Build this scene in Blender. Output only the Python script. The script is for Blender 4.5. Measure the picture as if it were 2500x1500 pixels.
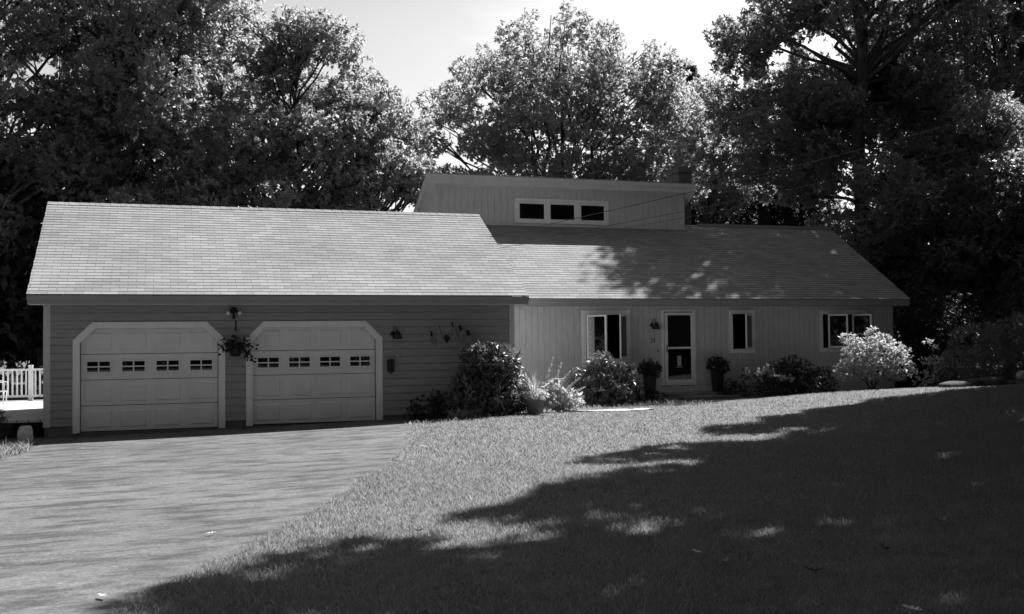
import bpy, bmesh, math, random
import numpy as np
from mathutils import Vector, Matrix

for o in list(bpy.data.objects): bpy.data.objects.remove(o)
scn = bpy.context.scene
COL = scn.collection
R = math.radians
PI = math.pi

# ------------------------------------------------------------------ camera
cam = bpy.data.cameras.new('camera')
cam.sensor_width = 36.0; cam.lens = 36.43; cam.clip_start = 0.05; cam.clip_end = 6000
camo = bpy.data.objects.new('camera', cam); COL.objects.link(camo)
camo.matrix_world = Matrix(((0.948099, 0.00073, -0.317973, 0), (-0.317807, -0.030177, -0.947675, 0),
                            (-0.010287, 0.999544, -0.028379, 1.87), (0, 0, 0, 1)))
scn.camera = camo

# ------------------------------------------------------------------ sky, sun, exposure
SA, SB = 0.75, 0.40                      # sun direction = (SA, SB, 1)
elev = math.atan2(1.0, math.hypot(SA, SB)); azim = math.atan2(SA, SB)
world = bpy.data.worlds.new('World'); scn.world = world; world.use_nodes = True
wn = world.node_tree; wn.nodes.clear()
sky = wn.nodes.new('ShaderNodeTexSky'); sky.sky_type = 'NISHITA'; sky.sun_disc = False
sky.sun_elevation = elev; sky.sun_rotation = azim
sky.air_density = 1.0; sky.dust_density = 2.0; sky.ozone_density = 1.0
# black and white as through a yellow-orange filter: red and green only, so blue sky light counts less
sep = wn.nodes.new('ShaderNodeSeparateColor'); bw = wn.nodes.new('ShaderNodeMix'); bw.inputs[0].default_value = 0.35
bg = wn.nodes.new('ShaderNodeBackground'); bg.inputs[1].default_value = 0.05
wout = wn.nodes.new('ShaderNodeOutputWorld')
tcw = wn.nodes.new('ShaderNodeTexCoord')
mpw = wn.nodes.new('ShaderNodeMapping'); mpw.inputs['Scale'].default_value = (1.6, 1.6, 5.0)
nzw = wn.nodes.new('ShaderNodeTexNoise'); nzw.inputs['Scale'].default_value = 1.7; nzw.inputs['Detail'].default_value = 6
crw = wn.nodes.new('ShaderNodeMapRange'); crw.inputs[1].default_value = 0.5; crw.inputs[2].default_value = 0.72
crw.inputs[3].default_value = 1.0; crw.inputs[4].default_value = 1.35
mulw = wn.nodes.new('ShaderNodeMath'); mulw.operation = 'MULTIPLY'
L = wn.links.new
L(sky.outputs[0], sep.inputs[0]); L(sep.outputs[0], bw.inputs[2]); L(sep.outputs[1], bw.inputs[3]); L(tcw.outputs['Generated'], mpw.inputs[0]); L(mpw.outputs[0], nzw.inputs['Vector'])
L(nzw.outputs['Fac'], crw.inputs[0]); L(bw.outputs[0], mulw.inputs[0]); L(crw.outputs[0], mulw.inputs[1])
spw = wn.nodes.new('ShaderNodeSeparateXYZ'); L(tcw.outputs['Generated'], spw.inputs[0])
def wmr(src, a, b, c, d):
    n = wn.nodes.new('ShaderNodeMapRange'); n.interpolation_type = 'SMOOTHSTEP'
    n.inputs[1].default_value = a; n.inputs[2].default_value = b; n.inputs[3].default_value = c; n.inputs[4].default_value = d
    L(src, n.inputs[0]); return n.outputs[0]
def wmath(op, a, b):
    n = wn.nodes.new('ShaderNodeMath'); n.operation = op
    for k, v in enumerate((a, b)):
        if isinstance(v, (int, float)): n.inputs[k].default_value = v
        else: L(v, n.inputs[k])
    return n.outputs[0]
# a bank of thin bright cloud low in the south, thicker towards the sun
low = wmr(spw.outputs[2], 0.27, 0.5, 1.0, 0.0); ahead = wmr(spw.outputs[1], -0.1, 0.6, 0.0, 1.0); right_ = wmr(spw.outputs[0], 0.0, 0.8, 1.05, 1.15)
veil = wmath('MULTIPLY', wmath('MULTIPLY', low, ahead), right_)
gain = wmath('ADD', wmath('MULTIPLY', veil, 1.1), 1.0)
final = wmath('MULTIPLY', mulw.outputs[0], gain)
L(final, bg.inputs[0]); L(bg.outputs[0], wout.inputs[0])
sl = bpy.data.lights.new('sun', 'SUN'); sl.energy = 5.0; sl.angle = R(0.53); sl.color = (1, 1, 1)
so = bpy.data.objects.new('sun', sl); COL.objects.link(so); so.location = (0, 0, 60)
so.rotation_euler = Vector((SA, SB, 1)).to_track_quat('Z', 'Y').to_euler()
scn.view_settings.view_transform = 'Standard'; scn.view_settings.look = 'None'
scn.view_settings.exposure = 1.06; scn.view_settings.gamma = 1.0

# ------------------------------------------------------------------ materials
def mat(name, base, rough=0.8, spec=0.3, var=0.0, vscale=8.0, bump=0.0, bscale=40.0, transl=0.0, stretch=None, metal=0.0, tcol=None):
    m = bpy.data.materials.new(name); m.use_nodes = True
    nt = m.node_tree; p = nt.nodes['Principled BSDF']
    p.inputs['Base Color'].default_value = (base, base, base, 1)
    p.inputs['Roughness'].default_value = rough; p.inputs['Specular IOR Level'].default_value = spec
    p.inputs['Metallic'].default_value = metal
    tc = nt.nodes.new('ShaderNodeTexCoord'); vec = tc.outputs['Object']
    if stretch:
        mp = nt.nodes.new('ShaderNodeMapping'); mp.inputs['Scale'].default_value = stretch
        nt.links.new(vec, mp.inputs[0]); vec = mp.outputs[0]
    if var > 0:
        n = nt.nodes.new('ShaderNodeTexNoise'); n.inputs['Scale'].default_value = vscale; n.inputs['Detail'].default_value = 6
        nt.links.new(vec, n.inputs['Vector'])
        r = nt.nodes.new('ShaderNodeMapRange'); r.inputs[1].default_value = 0.3; r.inputs[2].default_value = 0.7
        r.inputs[3].default_value = base * (1 - var); r.inputs[4].default_value = base * (1 + var)
        nt.links.new(n.outputs['Fac'], r.inputs[0]); nt.links.new(r.outputs[0], p.inputs['Base Color'])
    if bump > 0:
        n2 = nt.nodes.new('ShaderNodeTexNoise'); n2.inputs['Scale'].default_value = bscale; n2.inputs['Detail'].default_value = 4
        nt.links.new(vec, n2.inputs['Vector'])
        b = nt.nodes.new('ShaderNodeBump'); b.inputs['Strength'].default_value = bump; b.inputs['Distance'].default_value = 0.02
        nt.links.new(n2.outputs['Fac'], b.inputs['Height']); nt.links.new(b.outputs[0], p.inputs['Normal'])
    if transl > 0:
        t = nt.nodes.new('ShaderNodeBsdfTranslucent'); t.inputs[0].default_value = ((tcol or base * 1.3),) * 3 + (1,)
        mx = nt.nodes.new('ShaderNodeMixShader'); mx.inputs[0].default_value = transl
        nt.links.new(p.outputs[0], mx.inputs[1]); nt.links.new(t.outputs[0], mx.inputs[2])
        nt.links.new(mx.outputs[0], nt.nodes['Material Output'].inputs[0])
    return m

def shingle_mat(name, z0, base, bw_, rh, off):
    m = bpy.data.materials.new(name); m.use_nodes = True; nt = m.node_tree; p = nt.nodes['Principled BSDF']
    N = nt.nodes.new; K = nt.links.new
    tc = N('ShaderNodeTexCoord'); sp = N('ShaderNodeSeparateXYZ'); K(tc.outputs['Object'], sp.inputs[0])
    s1 = N('ShaderNodeMath'); s1.operation = 'SUBTRACT'; s1.inputs[1].default_value = z0 - 0.001; K(sp.outputs[2], s1.inputs[0])
    s2 = N('ShaderNodeMath'); s2.operation = 'DIVIDE'; s2.inputs[1].default_value = math.sin(SLOPE); K(s1.outputs[0], s2.inputs[0])
    ax = N('ShaderNodeMath'); ax.operation = 'ADD'; ax.inputs[1].default_value = off; K(sp.outputs[0], ax.inputs[0])
    cb = N('ShaderNodeCombineXYZ'); K(ax.outputs[0], cb.inputs[0]); K(s2.outputs[0], cb.inputs[1])
    br = N('ShaderNodeTexBrick'); K(cb.outputs[0], br.inputs['Vector'])
    br.offset = 0.5; br.offset_frequency = 2; br.squash = 1.0
    br.inputs['Scale'].default_value = 1.0; br.inputs['Mortar Size'].default_value = 0.0045; br.inputs['Mortar Smooth'].default_value = 0.25
    br.inputs['Brick Width'].default_value = bw_; br.inputs['Row Height'].default_value = rh; br.inputs['Bias'].default_value = 0.0
    br.inputs['Color1'].default_value = (base * 0.87,) * 3 + (1,); br.inputs['Color2'].default_value = (base * 1.12,) * 3 + (1,)
    br.inputs['Mortar'].default_value = (base * 0.34,) * 3 + (1,)
    nz = N('ShaderNodeTexNoise'); nz.inputs['Scale'].default_value = 0.55; nz.inputs['Detail'].default_value = 5; K(tc.outputs['Object'], nz.inputs['Vector'])
    mr = N('ShaderNodeMapRange'); mr.inputs[1].default_value = 0.3; mr.inputs[2].default_value = 0.7; mr.inputs[3].default_value = 0.88; mr.inputs[4].default_value = 1.1
    K(nz.outputs['Fac'], mr.inputs[0])
    n3 = N('ShaderNodeTexNoise'); n3.inputs['Scale'].default_value = 90; n3.inputs['Detail'].default_value = 2; K(tc.outputs['Object'], n3.inputs['Vector'])
    m3 = N('ShaderNodeMapRange'); m3.inputs[1].default_value = 0.25; m3.inputs[2].default_value = 0.75; m3.inputs[3].default_value = 0.82; m3.inputs[4].default_value = 1.16
    K(n3.outputs['Fac'], m3.inputs[0])
    a = N('ShaderNodeMath'); a.operation = 'MULTIPLY'; K(mr.outputs[0], a.inputs[0]); K(m3.outputs[0], a.inputs[1])
    vm = N('ShaderNodeVectorMath'); vm.operation = 'SCALE'; K(br.outputs['Color'], vm.inputs[0]); K(a.outputs[0], vm.inputs['Scale'])
    K(vm.outputs[0], p.inputs['Base Color']); p.inputs['Roughness'].default_value = 0.9; p.inputs['Specular IOR Level'].default_value = 0.15
    bp = N('ShaderNodeBump'); bp.inputs['Strength'].default_value = 0.35; bp.inputs['Distance'].default_value = 0.01
    K(n3.outputs['Fac'], bp.inputs['Height']); K(bp.outputs[0], p.inputs['Normal'])
    return m

SLOPE = R(30.6)
M = {}
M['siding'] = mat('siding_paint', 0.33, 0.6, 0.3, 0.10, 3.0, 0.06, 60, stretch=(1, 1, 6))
M['plank'] = mat('plank_paint', 0.60, 0.65, 0.3, 0.10, 3.0, 0.08, 50, stretch=(6, 6, 1))
M['trimgrey'] = mat('grey_trim_paint', 0.60, 0.55, 0.3, 0.06, 4.0)
M['fascia'] = mat('fascia_paint', 0.32, 0.5, 0.3, 0.08, 2.0)
M['white'] = mat('white_paint', 0.86, 0.45, 0.4, 0.05, 6.0)
M['vinyl'] = mat('white_vinyl', 0.78, 0.35, 0.4, 0.03, 5.0)
M['door'] = mat('garage_door_paint', 0.80, 0.45, 0.4, 0.05, 2.5)
M['glass'] = mat('dark_window_glass', 0.006, 0.02, 1.0)
M['highglass'] = mat('clerestory_glass', 0.006, 0.05, 0.25)
M['dark'] = mat('dark_interior', 0.012, 0.9, 0.1)
M['black'] = mat('black_metal', 0.015, 0.4, 0.4, 0.2, 20)
M['conc'] = mat('foundation_concrete', 0.16, 0.9, 0.2, 0.25, 5, 0.2, 30)
M['brick'] = None
M['stone'] = mat('pale_stone', 0.42, 0.85, 0.25, 0.25, 9, 0.5, 14)
M['rock'] = mat('grey_rock', 0.08, 0.9, 0.2, 0.35, 6, 0.6, 10)
M['flag'] = mat('flagstone', 0.5, 0.85, 0.2, 0.2, 4, 0.3, 25)
M['terra'] = mat('terracotta_pot', 0.24, 0.8, 0.2, 0.15, 8, 0.15, 30)
M['bark'] = mat('bark', 0.06, 0.95, 0.1, 0.5, 6, 0.8, 18, stretch=(1, 1, 0.25))
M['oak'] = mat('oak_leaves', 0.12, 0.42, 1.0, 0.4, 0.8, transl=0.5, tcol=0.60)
M['oakdark'] = mat('shaded_oak_leaves', 0.085, 0.42, 0.9, 0.35, 0.8, transl=0.46, tcol=0.52)  # oak leaves darkened: the shaded side is put into the colour
M['shadeoak'] = mat('shade_casting_oak_leaves', 0.05, 0.45, 0.4, 0.35, 0.8, transl=0.2, tcol=0.06)  # darker, more opaque copy for the unseen crowns, to deepen the lawn shade
M['side'] = mat('bounce_side_paint', 0.80, 0.6, 0.3, 0.08, 3.0)  # unseen wall made paler than the siding, as a reflector for the front wall
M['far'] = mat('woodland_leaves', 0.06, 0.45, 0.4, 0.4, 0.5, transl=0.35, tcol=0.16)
M['pine'] = mat('pine_needles', 0.06, 0.5, 0.3, 0.3, 2, transl=0.15)
M['rhody'] = mat('rhododendron_leaves', 0.15, 0.45, 1.0, 0.25, 5, transl=0.15, tcol=0.35)
M['pale'] = mat('pale_shrub_leaves', 0.36, 0.45, 0.9, 0.25, 5, transl=0.45, tcol=0.75)
M['shrub'] = mat('dark_shrub_leaves', 0.04, 0.55, 0.25, 0.35, 5, transl=0.2)
M['hosta'] = mat('perennial_leaves', 0.42, 0.45, 0.9, 0.25, 8, transl=0.42, tcol=0.8)
M['petal'] = mat('white_petals', 0.7, 0.6, 0.3, 0.1, 20, transl=0.3)
M['grass'] = mat('grass_blades', 0.075, 0.5, 0.5, 0.4, 0.8, transl=0.48, tcol=0.46)
M['wood'] = mat('weathered_wood', 0.3, 0.75, 0.2, 0.25, 5, 0.2, 30)
M['deck'] = None
M['cable'] = mat('cable_sheath', 0.10, 1.0, 0.0, 0.2, 3)
M['flagdark'] = mat('flag_navy_cloth', 0.03, 0.8, 0.1, 0.2, 30)
M['flagred'] = mat('flag_red_cloth', 0.06, 0.8, 0.1, 0.2, 30, transl=0.2)
M['flagwhite'] = mat('flag_white_cloth', 0.5, 0.8, 0.1, 0.1, 30, transl=0.2)
M['leafdry'] = mat('dry_leaf', 0.22, 0.7, 0.2, 0.35, 25, transl=0.15)
M['leafdark'] = mat('dark_dry_leaf', 0.07, 0.7, 0.2, 0.35, 25, transl=0.1)
M['leafpale'] = mat('bleached_leaf', 0.62, 0.7, 0.2, 0.2, 25, transl=0.15)
M['plate'] = mat('pale_plate', 0.5, 0.5, 0.3, 0.05, 20)
M['bulb'] = mat('bulb_glass', 0.75, 0.15, 0.5, 0.02, 10)
M['meshfab'] = mat('chair_mesh_fabric', 0.35, 0.6, 0.3, 0.15, 30)
M['roofg'] = shingle_mat('garage_shingles', 2.81, 0.275, 0.336, 0.14, 0.05)
M['roofm'] = shingle_mat('house_shingles', 2.86, 0.275, 0.336, 0.14, 0.17)

def brick_mat():
    m = bpy.data.materials.new('chimney_brick'); m.use_nodes = True; nt = m.node_tree; p = nt.nodes['Principled BSDF']
    tc = nt.nodes.new('ShaderNodeTexCoord'); sp = nt.nodes.new('ShaderNodeSeparateXYZ'); nt.links.new(tc.outputs['Object'], sp.inputs[0])
    ad = nt.nodes.new('ShaderNodeMath'); ad.operation = 'ADD'; nt.links.new(sp.outputs[0], ad.inputs[0]); nt.links.new(sp.outputs[1], ad.inputs[1])
    cb = nt.nodes.new('ShaderNodeCombineXYZ'); nt.links.new(ad.outputs[0], cb.inputs[0]); nt.links.new(sp.outputs[2], cb.inputs[1])
    b = nt.nodes.new('ShaderNodeTexBrick'); nt.links.new(cb.outputs[0], b.inputs['Vector'])
    b.inputs['Scale'].default_value = 1; b.inputs['Brick Width'].default_value = 0.21; b.inputs['Row Height'].default_value = 0.075
    b.inputs['Mortar Size'].default_value = 0.008; b.inputs['Color1'].default_value = (.075,) * 3 + (1,); b.inputs['Color2'].default_value = (.13,) * 3 + (1,)
    b.inputs['Mortar'].default_value = (.2,) * 3 + (1,)
    nt.links.new(b.outputs['Color'], p.inputs['Base Color']); p.inputs['Roughness'].default_value = 0.9
    return m
M['brick'] = brick_mat()

def deck_mat():
    m = bpy.data.materials.new('deck_boards'); m.use_nodes = True; nt = m.node_tree; p = nt.nodes['Principled BSDF']
    tc = nt.nodes.new('ShaderNodeTexCoord'); mp = nt.nodes.new('ShaderNodeMapping'); mp.inputs['Rotation'].default_value = (0, 0, R(-40))
    nt.links.new(tc.outputs['Object'], mp.inputs[0])
    b = nt.nodes.new('ShaderNodeTexBrick'); nt.links.new(mp.outputs[0], b.inputs['Vector'])
    b.inputs['Scale'].default_value = 1; b.inputs['Brick Width'].default_value = 3.6; b.inputs['Row Height'].default_value = 0.14
    b.inputs['Mortar Size'].default_value = 0.006; b.inputs['Color1'].default_value = (.62,) * 3 + (1,); b.inputs['Color2'].default_value = (.7,) * 3 + (1,)
    b.inputs['Mortar'].default_value = (.05,) * 3 + (1,)
    nt.links.new(b.outputs['Color'], p.inputs['Base Color']); p.inputs['Roughness'].default_value = 0.7
    return m
M['deck'] = deck_mat()

def drive_mat():
    m = bpy.data.materials.new('worn_asphalt'); m.use_nodes = True; nt = m.node_tree; p = nt.nodes['Principled BSDF']
    N = nt.nodes.new; K = nt.links.new
    tc = N('ShaderNodeTexCoord')
    def noise(scale, detail, rough, rot, sc, dist=0.0):
        n = N('ShaderNodeTexNoise'); n.inputs['Scale'].default_value = scale; n.inputs['Detail'].default_value = detail
        n.inputs['Roughness'].default_value = rough; n.inputs['Distortion'].default_value = dist
        mp = N('ShaderNodeMapping'); mp.inputs['Rotation'].default_value = (0, 0, R(rot)); mp.inputs['Scale'].default_value = sc
        K(tc.outputs['Object'], mp.inputs[0]); K(mp.outputs[0], n.inputs['Vector']); return n.outputs['Fac']
    def rng_(src, a, b, c, d):
        r = N('ShaderNodeMapRange'); r.inputs[1].default_value = a; r.inputs[2].default_value = b; r.inputs[3].default_value = c; r.inputs[4].default_value = d
        K(src, r.inputs[0]); return r.outputs[0]
    def mul(a, b):
        m_ = N('ShaderNodeMath'); m_.operation = 'MULTIPLY'; K(a, m_.inputs[0]); K(b, m_.inputs[1]); return m_.outputs[0]
    streak = rng_(noise(1.0, 7, .62, -8, (1.1, 3.2, 1), .25), .40, .53, .52, 1.0)       # worn sealer brushed on across the drive
    fine = rng_(noise(1.0, 8, .7, -10, (4.5, 10.0, 1), .3), .38, .56, .74, 1.08)
    blot = rng_(noise(0.5, 4, .55, 20, (1, 1, 1), .8), .35, .65, .84, 1.12)
    patch = rng_(noise(0.9, 3, .5, 0, (1, 1.6, 1), 1.2), .62, .70, 1.0, 0.80)
    grain_f = noise(34, 7, .8, 0, (1, 1, 1)); grain = rng_(grain_f, .32, .68, .50, 1.5)
    speck = rng_(noise(42, 1, .4, 0, (1, 1, 1)), .74, .80, 1.0, 2.2)
    tot = mul(mul(mul(streak, fine), mul(blot, patch)), mul(grain, speck))
    sc_ = N('ShaderNodeMath'); sc_.operation = 'MULTIPLY'; sc_.inputs[1].default_value = 0.140; K(tot, sc_.inputs[0])
    K(sc_.outputs[0], p.inputs['Base Color']); p.inputs['Roughness'].default_value = 0.85; p.inputs['Specular IOR Level'].default_value = 0.2
    bp = N('ShaderNodeBump'); bp.inputs['Strength'].default_value = 0.6; bp.inputs['Distance'].default_value = 0.006
    K(grain_f, bp.inputs['Height']); K(bp.outputs[0], p.inputs['Normal'])
    return m
M['drive'] = drive_mat()
M['soil'] = mat('soil_and_thatch', 0.12, 0.95, 0.1, 0.5, 3.5, 0.6, 25)

# ------------------------------------------------------------------ helpers
def tag(o, label=None, cat=None, group=None, kind=None):
    if label: o['label'] = label
    if cat: o['category'] = cat
    if group: o['group'] = group
    if kind: o['kind'] = kind
    return o

def thing(name, loc, label, cat, group=None, rz=0):
    o = bpy.data.objects.new(name, None); COL.objects.link(o); o.empty_display_size = 0.2
    o.location = loc; o.rotation_euler = (0, 0, rz)
    return tag(o, label, cat, group)

def wloc(o):
    v = Vector(o.location)
    while o.parent: o = o.parent; v = v + Vector(o.location)
    return v
LOCAL = False
def adopt(o, parent):
    """parent o; unless LOCAL its mesh is written in world coordinates"""
    if parent:
        o.parent = parent
        if not LOCAL: o.location = -wloc(parent)

class MB:
    def __init__(s): s.v = []; s.f = []; s.m = []
    def face(s, pts, m=0):
        i = len(s.v); s.v += [tuple(p) for p in pts]; s.f.append(tuple(range(i, i + len(pts)))); s.m.append(m)
    def box(s, x0, x1, y0, y1, z0, z1, m=0):
        i = len(s.v)
        s.v += [(x0, y0, z0), (x1, y0, z0), (x1, y1, z0), (x0, y1, z0), (x0, y0, z1), (x1, y0, z1), (x1, y1, z1), (x0, y1, z1)]
        for q in ((0, 3, 2, 1), (4, 5, 6, 7), (0, 1, 5, 4), (1, 2, 6, 5), (2, 3, 7, 6), (3, 0, 4, 7)):
            s.f.append(tuple(i + k for k in q)); s.m.append(m)
    def prism(s, poly, y0, y1, m=0):           # poly in x,z (counter-clockwise seen from -Y), extruded along y
        n = len(poly); i = len(s.v)
        s.v += [(x, y0, z) for x, z in poly] + [(x, y1, z) for x, z in poly]
        s.f.append(tuple(i + k for k in range(n))); s.m.append(m)
        s.f.append(tuple(i + n + k for k in reversed(range(n)))); s.m.append(m)
        for k in range(n):
            j = (k + 1) % n; s.f.append((i + k, i + n + k, i + n + j, i + j)); s.m.append(m)
    def hexa(s, p, m=0):                       # 8 points, bottom ring then top ring
        i = len(s.v); s.v += [tuple(q) for q in p]
        for q in ((0, 3, 2, 1), (4, 5, 6, 7), (0, 1, 5, 4), (1, 2, 6, 5), (2, 3, 7, 6), (3, 0, 4, 7)):
            s.f.append(tuple(i + k for k in q)); s.m.append(m)
    def tube(s, pts, rad, n=8, m=0, cap=True):
        pts = [Vector(p) for p in pts]
        if not hasattr(rad, '__len__'): rad = [rad] * len(pts)
        i0 = len(s.v); ref = None
        for k, p in enumerate(pts):
            d = (pts[min(k + 1, len(pts) - 1)] - pts[max(k - 1, 0)]).normalized()
            if ref is None: ref = Vector((0, 0, 1)) if abs(d.z) < 0.9 else Vector((1, 0, 0))
            u = d.cross(ref).normalized(); w = u.cross(d).normalized(); ref = w
            for a in range(n):
                t = 2 * PI * a / n; s.v.append(tuple(p + (u * math.cos(t) + w * math.sin(t)) * rad[k]))
        for k in range(len(pts) - 1):
            for a in range(n):
                b = (a + 1) % n; s.f.append((i0 + k * n + a, i0 + k * n + b, i0 + (k + 1) * n + b, i0 + (k + 1) * n + a)); s.m.append(m)
        if cap:
            s.f.append(tuple(i0 + a for a in reversed(range(n)))); s.m.append(m)
            e = i0 + (len(pts) - 1) * n; s.f.append(tuple(e + a for a in range(n))); s.m.append(m)
    def lathe(s, prof, c=(0, 0, 0), n=20, m=0):     # prof: (r,z)
        i0 = len(s.v)
        for r, z in prof:
            for a in range(n):
                t = 2 * PI * a / n; s.v.append((c[0] + r * math.cos(t), c[1] + r * math.sin(t), c[2] + z))
        for k in range(len(prof) - 1):
            for a in range(n):
                b = (a + 1) % n; s.f.append((i0 + k * n + a, i0 + k * n + b, i0 + (k + 1) * n + b, i0 + (k + 1) * n + a)); s.m.append(m)
        s.f.append(tuple(i0 + a for a in reversed(range(n)))); s.m.append(m)
        e = i0 + (len(prof) - 1) * n; s.f.append(tuple(e + a for a in range(n))); s.m.append(m)
    def ball(s, c, r, n=12, m=0, sq=(1, 1, 1)):
        i0 = len(s.v); h = n // 2
        for k in range(h + 1):
            p = PI * k / h
            for a in range(n):
                t = 2 * PI * a / n
                s.v.append((c[0] + r * sq[0] * math.sin(p) * math.cos(t), c[1] + r * sq[1] * math.sin(p) * math.sin(t), c[2] + r * sq[2] * math.cos(p)))
        for k in range(h):
            for a in range(n):
                b = (a + 1) % n; s.f.append((i0 + k * n + a, i0 + (k + 1) * n + a, i0 + (k + 1) * n + b, i0 + k * n + b)); s.m.append(m)
    def build(s, name, mats, parent=None, smooth=False, bevel=0):
        me = bpy.data.meshes.new(name); me.from_pydata(s.v, [], s.f); me.validate()
        if not isinstance(mats, (list, tuple)): mats = [mats]
        for m in mats: me.materials.append(m)
        if len(mats) > 1 and len(me.polygons) == len(s.m): me.polygons.foreach_set('material_index', s.m)
        if smooth: me.polygons.foreach_set('use_smooth', [True] * len(me.polygons))
        o = bpy.data.objects.new(name, me); COL.objects.link(o)
        adopt(o, parent)
        if bevel:
            b = o.modifiers.new('bevel', 'BEVEL'); b.width = bevel; b.segments = 2; b.limit_method = 'ANGLE'
        me.update()
        return o

def np_mesh(name, verts, nper, mat_, parent=None, loops=None, sizes=None):
    """verts (N*nper,3): N separate faces of nper corners; or explicit loops/sizes"""
    me = bpy.data.meshes.new(name); nv = len(verts)
    if loops is None:
        loops = np.arange(nv, dtype=np.int32); sizes = np.full(nv // nper, nper, dtype=np.int32)
    me.vertices.add(nv); me.vertices.foreach_set('co', np.asarray(verts, dtype=np.float32).ravel())
    me.loops.add(len(loops)); me.loops.foreach_set('vertex_index', loops.astype(np.int32))
    me.polygons.add(len(sizes)); st = np.concatenate(([0], np.cumsum(sizes)[:-1])).astype(np.int32)
    me.polygons.foreach_set('loop_start', st); me.polygons.foreach_set('loop_total', sizes.astype(np.int32))
    me.update(calc_edges=True); me.validate()
    me.materials.append(mat_)
    o = bpy.data.objects.new(name, me); COL.objects.link(o)
    adopt(o, parent)
    return o

def unit(a): return a / (np.linalg.norm(a, axis=1, keepdims=True) + 1e-9)

def leaf_cloud(rng, blobs, tips, per, ln, wd, up=0.35, droop=0.25, shell=0.5, spread=1.0, flat=0.6, nout=0.75):
    """leaf rhombi in whorls at twig tips spread through ellipsoid blobs (x,y,z,rx,ry,rz). tips = tips per m2 of blob surface"""
    out = []
    for (x, y, z, rx, ry, rz) in blobs:
        n = max(3, int(tips * 4 * PI * ((rx * ry + ry * rz + rx * rz) / 3)))
        d = unit(rng.normal(size=(n, 3)))
        rad = shell + (1 - shell) * rng.random((n, 1)) ** 0.6
        rad *= 1 + 0.13 * np.sin(d[:, :1] * 7 + x) * np.cos(d[:, 2:3] * 6 + y)
        tip = np.array([[x, y, z]]) + d * rad * np.array([[rx, ry, rz]])
        ax = unit(d + np.array([[0, 0, up]]) + 0.4 * rng.normal(size=(n, 3)))
        T = np.repeat(tip, per, axis=0); A = np.repeat(ax, per, axis=0); k = len(T)
        D = unit(A * 0.55 + spread * unit(rng.normal(size=(k, 3))) - np.array([[0, 0, droop]]))
        Nn = unit(flat * np.array([[0, 0, 1.0]]) + A * nout + 0.45 * rng.normal(size=(k, 3)))
        W = unit(np.cross(D, Nn)); s = (0.65 + 0.6 * rng.random((k, 1)))
        l = ln * s; w = wd * s * (0.8 + 0.4 * rng.random((k, 1)))
        B = T + 0.06 * ln * rng.normal(size=(k, 3)); up_ = unit(np.cross(W, D))
        q = np.stack([B, B + D * l * 0.5 + W * w * 0.5 + up_ * w * 0.12, B + D * l - up_ * l * 0.08, B + D * l * 0.5 - W * w * 0.5 + up_ * w * 0.12], axis=1)
        out.append(q.reshape(-1, 3))
    return np.concatenate(out)

def zg(x, y):
    """ground height"""
    x = np.asarray(x, float); y = np.asarray(y, float)
    z = 0.75 * np.exp(-((x - 20) ** 2 / np.where(x < 20, 42, 140) + (y - 14) ** 2 / 110))
    z = z + 0.12 * np.exp(-((x - 8) ** 2 / 10 + (y - 21.3) ** 2 / 8))
    z = z + 0.30 * np.clip((20 - y) / 20, 0, 1) * np.exp(-np.clip(-y, 0, None) ** 2 / 600)
    t = np.clip((6 - x) / 10, 0, 1); t = t * t * (3 - 2 * t)
    z = z - 0.11 * t * np.exp(-np.clip(y - 23, 0, None) ** 2 / 30)
    return z
def zf(x, y): return float(zg(x, y))

# ------------------------------------------------------------------ ground, driveway
def axis(lo, hi, st, far):
    a = list(np.arange(lo, hi + 1e-6, st)); e = [2, 5, 10, 20, 40, 80, 160, 400, 1000, far]
    return np.array([lo - k for k in reversed(e)] + a + [hi + k for k in e])
gx = axis(-10, 34, 0.33, 2500); gy = axis(-2, 34, 0.33, 2500)
X, Y = np.meshgrid(gx, gy); Z = zg(X, Y)
nz_ = np.random.default_rng(1)
V = np.stack([X, Y, Z], -1).reshape(-1, 3)
W_ = len(gx); H_ = len(gy)
ii, jj = np.meshgrid(np.arange(W_ - 1), np.arange(H_ - 1)); a = (jj * W_ + ii).ravel()
lp = np.stack([a, a + 1, a + 1 + W_, a + W_], 1).ravel()
ground = np_mesh('ground', V, 4, M['soil'], None, lp, np.full(len(a), 4))
ground['kind'] = 'structure'
ground.data.polygons.foreach_set('use_smooth', [True] * len(ground.data.polygons))

# right edge of the driveway (x at y) and left edge
DR = [(-3.6, -8), (-2.2, 0), (-0.9, 5.0), (-0.19, 7.4), (0.78, 9.2), (1.62, 11.1), (3.05, 14.5), (4.0, 17.6), (4.45, 19.4), (4.9, 20.9), (4.98, 23.0)]
def drx(y):
    return np.interp(y, [p[1] for p in DR], [p[0] for p in DR])
DLx = [(-6.5, -8), (-5.6, 4), (-3.9, 14), (-2.75, 18.4), (-2.3, 20.1), (-2.25, 21.4), (-2.3, 23.0)]
def dlx(y): return np.interp(y, [p[1] for p in DLx], [p[0] for p in DLx])
ys = np.arange(-8, 23.01, 0.25); ts = np.linspace(0, 1, 36)
VV = []
wob = np.random.default_rng(5).normal(size=len(ys)) * 0.03
for k, y in enumerate(ys):
    xl, xr = dlx(y), drx(y) + wob[k]
    xs = xl + (xr - xl) * ts
    VV.append(np.stack([xs, np.full_like(xs, y), zg(xs, y) + 0.010], -1))
VV = np.concatenate(VV); n_ = len(ts)
ii, jj = np.meshgrid(np.arange(n_ - 1), np.arange(len(ys) - 1)); a = (jj * n_ + ii).ravel()
drive = np_mesh('driveway', VV, 4, M['drive'], None, np.stack([a, a + 1, a + 1 + n_, a + n_], 1).ravel(), np.full(len(a), 4))
drive['kind'] = 'structure'
drive.data.polygons.foreach_set('use_smooth', [True] * len(drive.data.polygons))

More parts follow.
